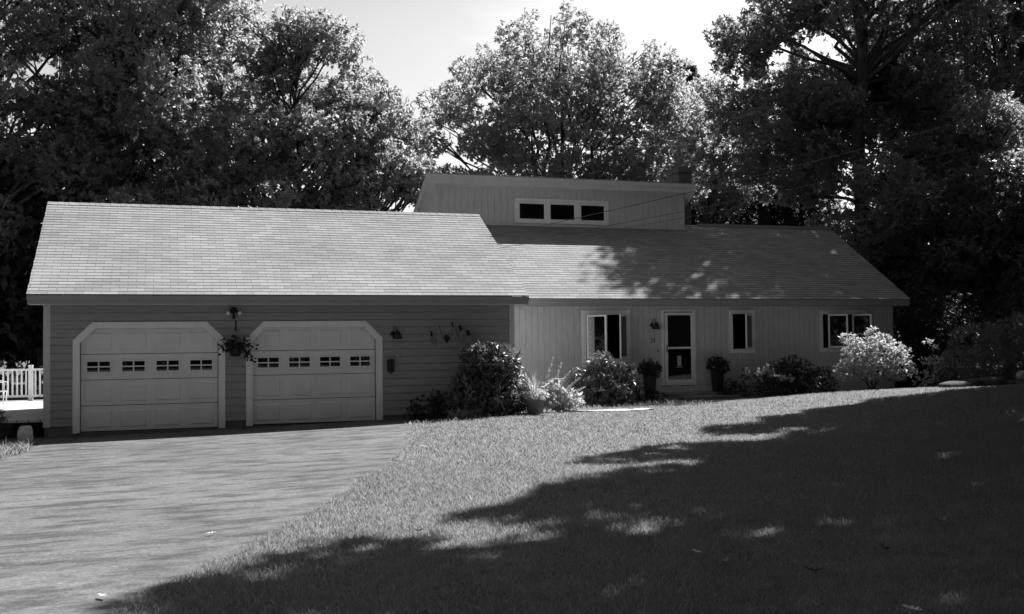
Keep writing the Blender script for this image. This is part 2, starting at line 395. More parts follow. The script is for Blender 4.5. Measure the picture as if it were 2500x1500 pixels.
# ------------------------------------------------------------------ grass
def on_lawn(x, y):
    """lawn in front of the house, right of the driveway"""
    edge = np.interp(x, [4.6, 5.5, 7.2, 8.6, 9.3, 11.8, 12.3, 12.7, 15, 17, 20.0, 21.5, 40], [21.05, 21.35, 21.7, 22.1, 23.6, 24.5, 24.2, 23.3, 23.6, 24.0, 23.6, 21.2, 19.5])
    path = ((x - 9.75) / 1.15) ** 2 + ((y - 22.05) / 0.5) ** 2 < 1
    return (x > drx(y) - 0.05 + 0.06 * np.sin(y * 5.3) * np.sin(y * 2.1 + 1)) & (y < edge) & ~path
def on_left(x, y):
    return (x < dlx(y) - 0.02) & (y < 20.9) & (y > 13) & (x > -5)
def blades(rng, n, region, fn, lo, hi, w0, tall=None):
    x0, x1, y0, y1 = region
    x = rng.uniform(x0, x1, n); y = rng.uniform(y0, y1, n)
    d = np.hypot(x, y)
    keep = fn(x, y) & (rng.random(n) < np.minimum(1, (7.0 / np.maximum(d, 1)) ** 1.15))
    # in view only (with margin)
    ang = np.degrees(np.arctan2(x, y)); keep &= (ang > -16) & (ang < 52) & (d > 3.2)
    x, y, d = x[keep], y[keep], d[keep]; k = len(x)
    z = zg(x, y)
    patch = 0.5 + 0.5 * np.sin(x * 1.3 + 2 * np.sin(y * 0.7)) * np.cos(y * 1.1 + np.sin(x * 0.9))
    h = rng.uniform(lo, hi, k) * (0.6 + 0.7 * patch) * np.where(rng.random(k) < .04, 1.5, 1.0)
    a = rng.uniform(0, 2 * PI, k); lean = rng.uniform(0.1, 1.7, k) * h
    la = rng.uniform(0, 2 * PI, k)
    w = w0 * (0.7 + 0.6 * rng.random(k)) * np.clip(d / 9, 1, 2.2)
    wx, wy = np.cos(a) * w / 2, np.sin(a) * w / 2
    dx, dy = np.cos(la) * lean, np.sin(la) * lean
    P = np.stack([x, y, z], -1)
    Wv = np.stack([wx, wy, np.zeros(k)], -1)
    Mv = np.stack([dx * 0.35, dy * 0.35, h * 0.6], -1); Tv = np.stack([dx, dy, h], -1)
    V = np.stack([P - Wv, P + Wv, P + Mv + Wv * 0.75, P + Mv - Wv * 0.75, P + Tv], 1)
    base = (np.arange(k) * 5)[:, None]
    lp = (base + np.array([[0, 1, 2, 3, 3, 2, 4]])).ravel()
    return V.reshape(-1, 3), lp, np.tile([4, 3], k)
def grass_obj(name, parts, label):
    vs, ls, ss, off = [], [], [], 0
    for v, l, s in parts: vs.append(v); ls.append(l + off); ss.append(s); off += len(v)
    o = np_mesh(name, np.concatenate(vs), 4, M['grass'], None, np.concatenate(ls), np.concatenate(ss))
    tag(o, label, 'grass', kind='stuff'); return o
rg = np.random.default_rng(11)
def bed_edge(x, y):
    e = np.interp(x, [4.7, 5.5, 7.2, 8.4], [21.2, 21.45, 21.75, 22.1]); e2 = np.interp(x, [8.8, 10, 11.8, 12.9], [23.2, 23.9, 24.3, 23.4])
    return (((np.abs(y - e) < 0.22) & (x < 8.0)) | ((np.abs(y - e2) < 0.4) & (x > 9.0))) & (x > 4.75) & (x < 13)
grass_obj('lawn_grass', [blades(rg, 900000, (-3.5, 14, 3, 14), on_lawn, 0.022, 0.066, 0.0048),
                         blades(rg, 1500000, (2, 32, 11, 24.6), on_lawn, 0.022, 0.058, 0.0048),
                         blades(rg, 30000, (4.5, 13, 20.8, 24.9), bed_edge, 0.06, 0.13, 0.007)],
          'mown lawn grass sloping up beside the driveway')
grass_obj('verge_grass', [blades(rg, 60000, (-6, -2, 14, 20.95), on_left, 0.06, 0.15, 0.007)],
          'strip of longer grass at the left edge of the driveway')

# ------------------------------------------------------------------ the house
house = thing('house', (8.0, 26.0, 0), 'low grey shingled house with attached two-door garage and raised clerestory', 'house')
YG, YM = 23.054, 26.0
GX0, GX1 = -2.34, 7.767
CS, SN, TN = math.cos(SLOPE), math.sin(SLOPE), math.tan(SLOPE)

# garage door openings: (x0, x1) of the outer trim edges
DOORS = [(-1.785, 1.232), (1.667, 4.645)]
def octo(x0, x1, z0, z1, c):
    return [(x0, z0), (x1, z0), (x1, z1 - c), (x1 - c, z1), (x0 + c, z1), (x0, z1 - c)]
def door_span(d, z):
    """x limits blocked by door d at height z (middle of its trim)"""
    x0, x1 = DOORS[d][0] + 0.07, DOORS[d][1] - 0.07
    zt, c = 2.185, 0.375
    if z >= zt: return None
    k = max(0, z - (zt - c))
    return x0 + k, x1 - k

# clapboards
def clapboards(m, x0, x1, z0, z1, Y, ex, lap, doors):
    nrow = int(round((z1 - z0) / ex)); ex = (z1 - z0) / nrow
    for r in range(nrow):
        a, b = z0 + r * ex, z0 + (r + 1) * ex
        cuts = []
        for d in doors:
            sa, sb = door_span(d, a), door_span(d, b)
            if sa is None: continue
            if sb is None:
                cuts.append((sa[0], sa[1], sa[0] + (2.185 - a), sa[1] - (2.185 - a)))
            else: cuts.append((sa[0], sa[1], sb[0], sb[1]))
        spans = []
        pa = pb = x0
        for c in cuts:
            spans.append((pa, c[0], pb, c[2])); pa, pb = c[1], c[3]
        spans.append((pa, x1, pb, x1))
        for (xa0, xa1, xb0, xb1) in spans:
            m.hexa([(xa0, Y - lap, a + .008), (xa1, Y - lap, a + .008), (xa1, Y + .02, a + .008), (xa0, Y + .02, a + .008),
                    (xb0, Y - 0.004, b), (xb1, Y - 0.004, b), (xb1, Y + .02, b), (xb0, Y + .02, b)])
m = MB(); clapboards(m, GX0 + 0.12, GX1 - 0.12, 0.12, 2.605, YG, 0.1625, 0.018, [0, 1])
for q0, q1 in ((GX0 + .06, -1.75), (1.20, 1.70), (4.61, GX1 - .06)): m.box(q0, q1, YG + .021, YG + .05, .115, 2.6)
m.box(-1.75, 4.61, YG + .021, YG + .05, 2.24, 2.6)
m.build('garage_front_wall', M['siding'], house)
m = MB()
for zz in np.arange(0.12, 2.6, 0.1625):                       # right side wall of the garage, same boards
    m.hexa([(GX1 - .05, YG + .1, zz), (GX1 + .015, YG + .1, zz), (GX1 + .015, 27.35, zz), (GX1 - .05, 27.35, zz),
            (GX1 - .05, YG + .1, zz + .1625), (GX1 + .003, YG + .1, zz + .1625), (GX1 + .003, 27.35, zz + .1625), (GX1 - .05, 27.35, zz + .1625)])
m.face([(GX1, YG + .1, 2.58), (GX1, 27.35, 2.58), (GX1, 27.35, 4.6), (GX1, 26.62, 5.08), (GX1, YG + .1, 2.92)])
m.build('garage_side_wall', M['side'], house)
m = MB()
m.box(GX0 + .004, GX0 + .05, YG + .1, 27.35, 0.1, 2.6)
m.face([(GX0 + .002, 27.35, 2.6), (GX0 + .002, YG + .1, 2.6), (GX0 + .002, YG + .1, 2.92), (GX0 + .002, 26.62, 5.08), (GX0 + .002, 27.35, 4.6)])
m.box(GX0 + .05, GX1 - .05, 27.3, 27.35, 0.1, 4.69)  # unseen, set far forward so that sun reaches the deck behind
m.build('garage_back_wall', M['siding'], house)
m = MB()
m.box(GX0, GX0 + .13, YG - .022, YG + .1, .115, 2.607); m.build('corner_board', M['trimgrey'], house)
m = MB(); m.box(GX1 - .11, GX1 + .02, YG - .022, YG + .1, .115, 2.607); m.build('corner_board', M['trimgrey'], house)
m = MB()                                                       # concrete foundation strip and sill behind the doors
for x0, x1 in ((GX0 + .02, -1.785 + .08), (1.232 - .08, 1.667 + .08), (4.645 - .08, GX1 - .01)):
    m.box(x0, x1, YG + .012, YG + .3, -0.25, .118)
m.box(-1.7, 1.15, YG + .1, YG + .5, -0.3, -0.025); m.box(1.75, 4.56, YG + .1, YG + .5, -0.3, -0.015)
m.build('foundation', M['conc'], house)

def octo_frame(m, x0, x1, z0, zt, c, w, y0, y1):
    o_ = [(x0, z0), (x0, zt - c), (x0 + c, zt), (x1 - c, zt), (x1, zt - c), (x1, z0)]
    ci = c - w * (2 - math.sqrt(2))
    i_ = [(x0 + w, z0), (x0 + w, zt - w - ci), (x0 + w + ci, zt - w), (x1 - w - ci, zt - w), (x1 - w, zt - w - ci), (x1 - w, z0)]
    for k in range(5):
        A, B, C, D = o_[k], o_[k + 1], i_[k + 1], i_[k]
        m.hexa([(A[0], y0, A[1]), (B[0], y0, B[1]), (C[0], y0, C[1]), (D[0], y0, D[1]),
                (A[0], y1, A[1]), (B[0], y1, B[1]), (C[0], y1, C[1]), (D[0], y1, D[1])])
    return i_

def garage_door(x0, x1, zb, lbl):
    w = 0.135
    px0, px1 = x0 + w + .012, x1 - w - .012; YD = YG + .13
    zt = zb + 2.14
    bm = bmesh.new()
    secs = 4; sh = (zt - zb) / secs
    wins = []
    for s in range(secs):
        za, zc = zb + s * sh + .006, zb + (s + 1) * sh - .006
        cw = (px1 - px0) / 4
        xs = [px0]; 
        for c in range(4): xs += [px0 + c * cw + .085, px0 + (c + 1) * cw - .085]
        xs.append(px1); zs = [za, za + .075, zc - .085, zc]
        vg = [[bm.verts.new((x, YD, z)) for z in zs] for x in xs]
        panels = []
        for i in range(len(xs) - 1):
            for j in range(3):
                f = bm.faces.new((vg[i][j], vg[i + 1][j], vg[i + 1][j + 1], vg[i][j + 1]))
                if j == 1 and i % 2 == 1: panels.append(f)
        if s == 2:
            for c in range(4): wins.append((xs[1 + 2 * c] + .01, xs[2 + 2 * c] - .01, zs[1] + .035, zs[2] - .02))
            bmesh.ops.inset_individual(bm, faces=panels, thickness=.012, depth=-.008)
        else:
            bmesh.ops.inset_individual(bm, faces=panels, thickness=.014, depth=-.022)
            bmesh.ops.inset_individual(bm, faces=panels, thickness=.030, depth=.016)
        for e0, e1, z in ((0, 0, za), (0, 0, zc)):
            y2 = YD + .04
            q = [bm.verts.new(p) for p in ((px0, YD, z), (px1, YD, z), (px1, y2, z), (px0, y2, z))]
            bm.faces.new(q)
    bm.normal_update()
    me = bpy.data.meshes.new('garage_door'); bm.to_mesh(me); bm.free(); me.materials.append(M['door'])
    d = bpy.data.objects.new('garage_door', me); COL.objects.link(d); adopt(d, house); d['label'] = lbl
    b = MB(); b.box(x0 + .02, x1 - .02, YD + .045, YD + .07, zb, zt + .1); b.build('door_backing', M['dark'], d)
    b = MB(); b.box(px0, px1, YD - .006, YD + .03, zb - .02, zb + .012); b.build('door_seal', M['black'], d)
    for (a, c, e, f) in wins:
        g = MB(); mx = (a + c) / 2; mz = (e + f) / 2; a2, c2 = a + .02, c - .02
        hw = 0.155; 
        gx0, gx1, gz0, gz1 = a + (c - a) / 2 - .222, a + (c - a) / 2 + .222, e + .05, f - .045
        g.box(gx0, gx1, YD - .004, YD - .001, gz0, gz1, 0)
        fr = .03
        g.box(gx0 - fr, gx1 + fr, YD - .022, YD - .003, gz1, gz1 + fr, 1); g.box(gx0 - fr, gx1 + fr, YD - .022, YD - .003, gz0 - fr, gz0, 1)
        g.box(gx0 - fr, gx0, YD - .022, YD - .003, gz0, gz1, 1); g.box(gx1, gx1 + fr, YD - .022, YD - .003, gz0, gz1, 1)
        g.box(mx - .014, mx + .014, YD - .018, YD - .0045, gz0, gz1, 1)
        zc_ = (gz0 + gz1) / 2
        g.box(gx0, mx - .0145, YD - .018, YD - .0045, zc_ - .014, zc_ + .014, 1); g.box(mx + .0145, gx1, YD - .018, YD - .0045, zc_ - .014, zc_ + .014, 1)
        g.build('window', [M['glass'], M['door']], d)
    t = MB(); octo_frame(t, x0, x1, zb - .01, 2.255, .375, w, YG - .03, YG + .105)
    t.build('door_trim', M['white'], house)
    return d
garage_door(*DOORS[0], -.016, 'wide white panelled garage door on the left')
garage_door(*DOORS[1], .008, 'wide white panelled garage door on the right')

# roofs made of overlapping shingle courses; plane z = z0 + (y-y0)*tan
def shingle_roof(name, x0, x1, y0, z0, y1, ex, material, xr_top=None, rakes=True):
    m = MB(); Ls = (y1 - y0) / CS; n = int(round(Ls / ex)); ex = Ls / n
    rr = random.Random(4)
    for k in range(n):
        v0, v1 = k * ex, (k + 1) * ex + .02
        def P(x, v, h): return (x, y0 + v * CS - h * SN, z0 + v * SN + h * CS)
        xe = lambda v: x1 if xr_top is None else x1 + (xr_top - x1) * min(1, v / Ls)
        j0 = rr.uniform(-.006, .006); j1 = rr.uniform(-.006, .006)
        m.hexa([P(x0 + j0, v0, -.01), P(xe(v0) + j1, v0, -.01), P(xe(v1) + j1, v1, -.02), P(x0 + j0, v1, -.02),
                P(x0 + j0, v0, .010), P(xe(v0) + j1, v0, .010), P(xe(v1) + j1, v1, .002), P(x0 + j0, v1, .002)])
    return m
def slab(m, x0, x1, y0, z0, y1, z1, t, mi=0):
    m.hexa([(x0, y0, z0 - t), (x1, y0, z0 - t), (x1, y1, z1 - t), (x0, y1, z1 - t), (x0, y0, z0), (x1, y0, z0), (x1, y1, z1), (x0, y1, z1)], mi)

GY0, GZ0, GYR = 22.65, 2.81, 26.60
GZR = GZ0 + (GYR - GY0) * TN
RX0, RX1 = -2.61, 8.02
m = shingle_roof('r', RX0, RX1, GY0, GZ0, GYR, .14, None)
slab(m, RX0, RX1, GYR, GZR - .012, 27.5, GZR - .9 * TN, .03)  # unseen back slope cut short, shaped for the shadow on the deck
# ridge caps
n = 46
for k in range(n):
    a = RX0 + (RX1 - RX0) * k / n; b = RX0 + (RX1 - RX0) * (k + 1.15) / n
    b = min(b, RX1)
    for sgn in (-1, 1):
        y = GYR + sgn * .13
        m.hexa([(a, y, GZR - .13 * TN + .008), (b, y, GZR - .13 * TN + .004), (b, GYR, GZR + .006), (a, GYR, GZR + .012),
                (a, y, GZR - .13 * TN + .020), (b, y, GZR - .13 * TN + .014), (b, GYR, GZR + .016), (a, GYR, GZR + .024)])
groof = m.build('garage_roof', M['roofg'], house)
m = MB()                                                       # gutter-like fascia, soffit and rake boards of the garage
m.box(RX0 + .012, RX1 - .012, GY0 + .012, GY0 + .045, 2.615, 2.795)
m.box(RX0 + .004, RX1 - .004, GY0 - .012, GY0 + .012, 2.70, 2.792)
m.box(RX0 + .02, RX1 - .02, GY0 + .046, YG - .001, 2.607, 2.625)
for xa, xb in ((RX0 + .02, RX0 + .05), (RX1 - .05, RX1 - .02)):
    slab(m, xa, xb, GY0 + .046, GZ0 - .022, GYR, GZR - .022, .17)
    slab(m, xa, xb, GYR, GZR - .05, 27.48, GZR - .05 - .88 * TN, .17)
m.build('garage_fascia', M['fascia'], house)
m = MB(); m.tube([(RX0 + .02, GY0 + .02, 2.612), (RX1 - .02, GY0 + .02, 2.612)], .006, 6); m.build('drip_edge', M['vinyl'], groof)

# main house wall: vertical planks around the openings
OPEN = [(10.78, 12.07, 1.18, 2.49), (13.12, 14.13, 0.44, 2.53), (15.30, 16.00, 1.39, 2.50), (18.31, 19.85, 1.38, 2.485)]
MX0, MX1, MZ0, MZ1 = GX1 + .02, 20.85, 0.06, 2.70
def planks(m, x0, x1, z0, z1, Y, pitch, gap, org, depth=.02):
    k0 = math.floor((x0 - org) / pitch)
    x = org + k0 * pitch
    while x < x1:
        a, b = max(x + gap / 2, x0), min(x + pitch - gap / 2, x1)
        if b - a > .004: m.box(a, b, Y, Y + depth, z0, z1)
        x += pitch
def wall_with_openings(m, x0, x1, z0, z1, Y, ops, pitch, gap, org):
    cur = x0
    for (a, b, c, d) in ops:
        planks(m, cur, a, z0, z1, Y, pitch, gap, org)
        planks(m, a, b, d, z1, Y, pitch, gap, org)
        planks(m, a, b, z0, c, Y, pitch, gap, org)
        cur = b
    planks(m, cur, x1, z0, z1, Y, pitch, gap, org)
m = MB(); wall_with_openings(m, MX0, MX1, MZ0, MZ1, YM, OPEN, .1725, .009, 7.72)
cur = MX0
for (a, b, c, d) in OPEN:                                      # sheathing behind the gaps
    m.box(cur, a - .012, YM + .017, YM + .06, MZ0, MZ1); m.box(a - .012, b + .012, YM + .017, YM + .06, d + .012, MZ1); m.box(a - .012, b + .012, YM + .017, YM + .06, MZ0, c - .012); cur = b + .012
m.box(cur, MX1, YM + .017, YM + .06, MZ0, MZ1)
m.build('front_wall', M['plank'], house)
m = MB()
m.box(MX1 - .06, MX1, YM + .062, 34.0, MZ0, 2.7); m.box(GX1 + .1, MX1 - .062, 33.9, 34.0, MZ0, 2.7)
m.face([(MX1 - .002, YM, 2.7), (MX1 - .002, 34, 2.7), (MX1 - .002, 29.9, 5.1)])
m.build('side_wall', M['plank'], house)
m = MB(); m.box(MX0, MX1 - .01, YM + .01, YM + .25, -.3, .058); m.build('house_foundation', M['conc'], house)
for (a, b, c, d) in OPEN:                                      # dark rooms behind the openings
    m = MB()
    m.face([(a - .05, YM + 1.2, c - .05), (b + .05, YM + 1.2, c - .05), (b + .05, YM + 1.2, d + .05), (a - .05, YM + 1.2, d + .05)])
    m.face([(a - .012, YM + .06, c - .012), (b + .012, YM + .06, c - .012), (b + .05, YM + 1.2, c - .05), (a - .05, YM + 1.2, c - .05)])
    m.face([(a - .012, YM + .06, d + .012), (b + .012, YM + .06, d + .012), (b + .05, YM + 1.2, d + .05), (a - .05, YM + 1.2, d + .05)])
    m.face([(a - .012, YM + .06, c - .012), (a - .012, YM + .06, d + .012), (a - .05, YM + 1.2, d + .05), (a - .05, YM + 1.2, c - .05)])
    m.face([(b + .012, YM + .06, c - .012), (b + .012, YM + .06, d + .012), (b + .05, YM + 1.2, d + .05), (b + .05, YM + 1.2, c - .05)])
    m.build('interior', M['dark'], house)

HY0, HZ0, HYR = 25.60, 2.86, 29.92
HZR = HZ0 + (HYR - HY0) * TN
HX0, HX1 = 7.80, 21.18
m = shingle_roof('r', HX0, HX1, HY0, HZ0, HYR, .14, None, xr_top=21.5)
slab(m, HX0, 21.45, HYR, HZR - .012, 34.3, HZR - 4.38 * TN, .03)
hroof = m.build('house_roof', M['roofm'], house)
m = MB(); m.box(16.45, 21.45, HYR - .09, HYR + .09, HZR - .03, HZR + .055); m.build('ridge_vent', M['fascia'], hroof)
m = MB()
m.box(HX0 + .01, HX1 - .03, HY0 + .012, HY0 + .045, 2.675, 2.845)
m.box(HX0 + .01, HX1 - .03, HY0 + .046, YM - .001, 2.668, 2.685)
slab(m, HX1 - .06, HX1 - .03, HY0 + .046, HZ0 - .022, HYR, HZR - .022, .15)
m.build('house_fascia', M['fascia'], house)

# clerestory
YD_ = 29.62; DX0, DX1 = 7.57, 15.78
DT0 = 6.66
Wop = [(10.21, 11.0, 5.44, 5.90), (11.21, 11.99, 5.44, 5.90), (12.22, 12.99, 5.44, 5.90)]
m = MB()
wall_with_openings(m, DX0, DX1, 4.9, 6.44, YD_, [(10.12, 13.09, 5.37, 6.0)], .205, .008, 7.57)
m.box(DX0, DX1, YD_ + .021, YD_ + .08, 4.9, 6.44)
m.build('clerestory_wall', M['plank'], house)
m = MB()
m.hexa([(DX0, YD_ + .081, 3.5), (DX0 + .06, YD_ + .081, 3.5), (DX0 + .06, 34, 3.0), (DX0, 34, 3.0),
        (DX0, YD_ + .081, 6.5), (DX0 + .06, YD_ + .081, 6.5), (DX0 + .06, 34, 6.5 - (34 - YD_) * TN), (DX0, 34, 6.5 - (34 - YD_) * TN)])
m.build('clerestory_side', M['plank'], house)
m = MB()
m.hexa([(DX1 - .06, YD_ + .081, 4.5), (DX1, YD_ + .081, 4.5), (DX1, 34, 3.0), (DX1 - .06, 34, 3.0),
        (DX1 - .06, YD_ + .081, 6.5), (DX1, YD_ + .081, 6.5), (DX1, 34, 6.5 - (34 - YD_) * TN), (DX1 - .06, 34, 6.5 - (34 - YD_) * TN)])
m.build('clerestory_side', M['plank'], house)
m = MB()
m.box(DX0 - .012, DX0 + .12, YD_ - .02, YD_ + .02, 5.0, 6.44); m.box(DX1 - .1, DX1 + .012, YD_ - .02, YD_ + .02, 5.0, 6.44)
m.box(DX0 + .12, DX1 - .1, YD_ - .022, YD_ - .001, 6.33, 6.44)
m.build('corner_board', M['trimgrey'], house)
m = MB()                                                       # shed roof falling away to the back
CX0, CX1, CYF = 7.22, 16.02, 29.30
slab(m, CX0, CX1, CYF, DT0 + .02, 34.6, DT0 + .02 - (34.6 - CYF) * TN, .03)
croof = m.build('clerestory_roof', M['roofm'], house)
m = MB()
m.box(CX0 + .01, CX1 - .01, CYF + .005, CYF + .04, 6.37, DT0 - .015)
m.box(CX0 + .004, CX1 - .004, CYF - .018, CYF + .005, 6.53, DT0 - .013)
m.box(CX0 + .05, CX1 - .05, CYF + .041, YD_ - .021, 6.40, 6.42)
for xa, xb in ((CX0 + .01, CX0 + .045), (CX1 - .045, CX1 - .01)):
    slab(m, xa, xb, CYF + .041, DT0 - .012 - .041 * TN, 34.55, DT0 - .012 - (34.55 - CYF) * TN, .27)
slab(m, CX0 + .046, DX0 - .001, CYF + .05, 6.45, 34.5, 6.45 - (34.5 - CYF) * TN, .02)
slab(m, DX1 + .001, CX1 - .046, CYF + .05, 6.45, 34.5, 6.45 - (34.5 - CYF) * TN, .02)
m.build('clerestory_fascia', M['trimgrey'], house)
m = MB(); m.box(7.8, DX1 + .03, YD_ - .05, YD_ - .024, 5.2, 5.275); m.build('flashing', M['trimgrey'], house)
m = MB()
x0, x1, z0, z1 = 10.07, 13.14, 5.315, 6.06; yf = YD_ - .03
m.box(x0, x1, yf, YD_ + .02, z1 - .085, z1); m.box(x0, x1, yf, YD_ + .02, z0, z0 + .085)
xs = [x0] + [v for w_ in Wop for v in (w_[0] - .035, w_[1] + .035)] + [x1]
for k in range(0, len(xs), 2): m.box(xs[k], xs[k + 1], yf, YD_ + .02, z0 + .085, z1 - .085)
wt = m.build('clerestory_window', M['white'], house)
for (a, b, c, d) in Wop:
    g = MB(); fr = .035
    g.box(a, b, YD_ - .008, YD_ + .0, c, d, 0)
    g.box(a - fr, b + fr, YD_ - .018, YD_ + .01, d, d + fr + .03, 1); g.box(a - fr, b + fr, YD_ - .018, YD_ + .01, c - fr - .03, c, 1)
    g.box(a - fr, a, YD_ - .018, YD_ + .01, c, d, 1); g.box(b, b + fr, YD_ - .018, YD_ + .01, c, d, 1)
    g.build('pane', [M['highglass'], M['white']], wt)

# chimney
m = MB(); m.box(15.92, 16.36, 30.2, 30.95, 3.5, 7.16); m.box(15.88, 16.40, 30.16, 30.99, 7.162, 7.30); m.box(15.92, 16.36, 30.2, 30.95, 7.302, 7.36)
m.build('chimney', M['brick'], house)

# casement windows
def frame_mb(m, x0, x1, z0, z1, w, y0, y1, mi=0):
    m.box(x0, x1, y0, y1, z1 - w, z1, mi); m.box(x0, x1, y0, y1, z0, z0 + w, mi)
    m.box(x0, x0 + w, y0, y1, z0 + w, z1 - w, mi); m.box(x1 - w, x1, y0, y1, z0 + w, z1 - w, mi)
def sash(parent, hx, z0, z1, w, ang, hinge, off=0.0):
    """casement sash swung out from hinge at x=hx; hinge 'l' or 'r'"""
    s = 1 if hinge == 'l' else -1
    ca, sa = math.cos(ang), math.sin(ang)
    def T(u, t, z): return (hx + s * (u * ca) - s * t * sa * 1.0 + s * off, YM - .02 - u * sa - t * ca, z)   # u along sash, t outward
    m = MB(); fw = .052
    def bx(u0, u1, t0, t1, za, zb, mi):
        q = [(u0, t0), (u1, t0), (u1, t1), (u0, t1)]
        if s * 1 < 0: q = q[::-1]
        m.hexa([T(u, t, za) for u, t in q] + [T(u, t, zb) for u, t in q], mi)
    bx(0, w, 0, .034, z1 - fw, z1, 1); bx(0, w, 0, .034, z0, z0 + fw, 1); bx(0, fw, 0, .034, z0 + fw, z1 - fw, 1); bx(w - fw, w, 0, .034, z0 + fw, z1 - fw, 1)
    bx(fw, w - fw, .012, .020, z0 + fw, z1 - fw, 0)
    return m.build('sash', [M['glass'], M['vinyl']], parent)
def window(x0, x1, z0, z1, sashes, mull=None, tw=.095):
    m = MB(); frame_mb(m, x0, x1, z0, z1, tw, YM - .028, YM + .06)
    if mull: m.box(mull - .03, mull + .03, YM - .012, YM + .055, z0 + tw, z1 - tw)
    w = m.build('window', M['white'], house)
    i = MB(); frame_mb(i, x0 + tw + .0005, x1 - tw - .0005, z0 + tw + .0005, z1 - tw - .0005, .022, YM + .001, YM + .054); i.build('inner_frame', M['vinyl'], w)
    for sx in sashes: sash(w, *sx)
window(10.72, 12.13, 1.12, 2.55, [(10.85, 1.24, 2.435, .55, R(36), 'l'), (12.02, 1.24, 2.435, .55, R(46), 'r')], 11.43)
window(15.24, 16.06, 1.33, 2.56, [(15.955, 1.45, 2.445, .54, R(40), 'r')])
window(18.25, 19.91, 1.32, 2.545, [(18.53, 1.44, 2.43, .56, R(38), 'l'), (19.37, 1.44, 2.43, .56, R(42), 'l')], 19.08)

# storm door
dx0, dx1, dz0, dz1 = 13.10, 14.15, .465, 2.565
m = MB()
m.box(dx0, dx1, YM - .03, YM + .06, dz1 - .05, dz1); m.box(dx0, dx0 + .065, YM - .03, YM + .06, dz0, dz1 - .05); m.box(dx1 - .05, dx1, YM - .03, YM + .06, dz0 - .01, dz1 - .05)
m.box(dx0 + .066, dx1 - .051, YM - .02, YM + .06, dz0 - .01, dz0 + .03)
dtrim = m.build('door_trim', M['white'], house)
a, b, c, d = dx0 + .085, dx1 - .055, dz0 + .035, dz1 - .075
m = MB()
m.box(a, b, YM - .042, YM - .006, d - .075, d); m.box(a, b, YM - .042, YM - .006, c, c + .12)
m.box(a, a + .085, YM - .042, YM - .006, c + .12, d - .075); m.box(b - .10, b, YM - .042, YM - .006, c + .12, d - .075)
m.box(a + .085, b - .10, YM - .040, YM - .008, 1.475, 1.53)
sd = m.build('storm_door', M['white'], house)
m = MB(); m.box(a + .085, b - .10, YM - .024, YM - .018, 1.53, d - .075); m.build('upper_pane', M['dark'], sd)
m = MB(); m.box(a + .085, b - .10, YM - .024, YM - .018, c + .12, 1.475); m.build('lower_pane', M['glass'], sd)
m = MB(); m.box(a + .38, a + .50, YM - .030, YM - .0245, 1.0, 1.28, 0); m.box(a + .35, a + .53, YM - .032, YM - .0245, .955, .972, 0); m.box(a + .425, a + .445, YM - .034, YM - .0305, 1.13, 1.15, 1)
m.build('door_plate', [M['plate'], M['black']], sd)
m = MB(); m.tube([(a + .04, YM - .045, 1.40), (a + .04, YM - .085, 1.42), (a + .04, YM - .085, 1.56), (a + .04, YM - .045, 1.58)], .012, 8); m.build('handle', M['black'], sd)

# entrance steps
st = thing('entrance_steps', (14.0, 25.6, .1), 'two low grey wooden steps below the white front door', 'steps')
m = MB(); m.box(13.05, 14.85, 25.45, YM - .005, .225, .27); m.box(13.05, 14.85, 25.47, 25.50, -.1, .224); m.build('upper_step', M['wood'], st)
m = MB(); m.box(13.3, 15.0, 25.05, 25.445, .16, .20); m.box(13.3, 15.0, 25.07, 25.10, -.15, .159); m.build('lower_step', M['wood'], st)

# ------------------------------------------------------------------ fittings on the walls
def barn_lamp(x, yw, z, label):
    t = thing('wall_lamp', (x, yw, z), label, 'wall lamp', 'barn style wall lamps')
    m = MB(); m.lathe([(.0, -.0), (.055, 0), (.058, .012), (.045, .035), (.0, .045)], n=16)
    m.v = [(x - .045 + v[0], yw - v[2], z + .05 + v[1]) for v in m.v]
    m.build('backplate', M['black'], t, True)
    m = MB(); m.tube([(x - .045, yw - .03, z + .07), (x - .035, yw - .06, z + .20), (x, yw - .10, z + .235), (x + .025, yw - .13, z + .20), (x + .03, yw - .14, z + .12)], .008, 8)
    m.build('arm', M['black'], t, True)
    m = MB(); m.lathe([(.03, .13), (.045, .12), (.05, .10), (.118, -.06), (.114, -.06), (.044, .095), (.01, .11)], (x + .03, yw - .14, z), 24)
    m.build('lamp_shade', M['black'], t, True)
    m = MB(); m.ball((x + .03, yw - .14, z + .0), .032, 10); m.build('bulb', M['bulb'], t, True)
barn_lamp(4.93, YG - .018, 1.90, 'black barn style wall lamp right of the garage doors above the wall mailbox')
barn_lamp(12.84, YM - .001, 2.09, 'black barn style wall lamp left of the white front door')

t = thing('floodlight', (1.41, YG, 2.4), 'dark double floodlight with two pale bulbs above the hanging basket', 'floodlight')
yw = YG - .018
m = MB(); m.lathe([(.0, 0), (.07, 0), (.075, .02), (.05, .07), (.0, .09)], n=16); m.v = [(1.41 + v[0], yw - v[2], 2.49 + v[1]) for v in m.v]; m.build('base', M['black'], t, True)
for s in (-1, 1):
    m = MB(); m.tube([(1.41 + s * .02, yw - .05, 2.48), (1.41 + s * .07, yw - .09, 2.455), (1.41 + s * .095, yw - .11, 2.445)], [.02, .035, .042], 10); h = m.build('lamp_holder', M['black'], t, True)
    m = MB(); m.ball((1.41 + s * .118, yw - .125, 2.435), .045, 12); m.build('bulb', M['bulb'], h, True)
m = MB(); m.tube([(1.41, yw - .05, 2.46), (1.41, yw - .07, 2.38)], .014, 8); m.ball((1.41, yw - .075, 2.35), .045, 12); m.build('motion_sensor', M['black'], t, True)

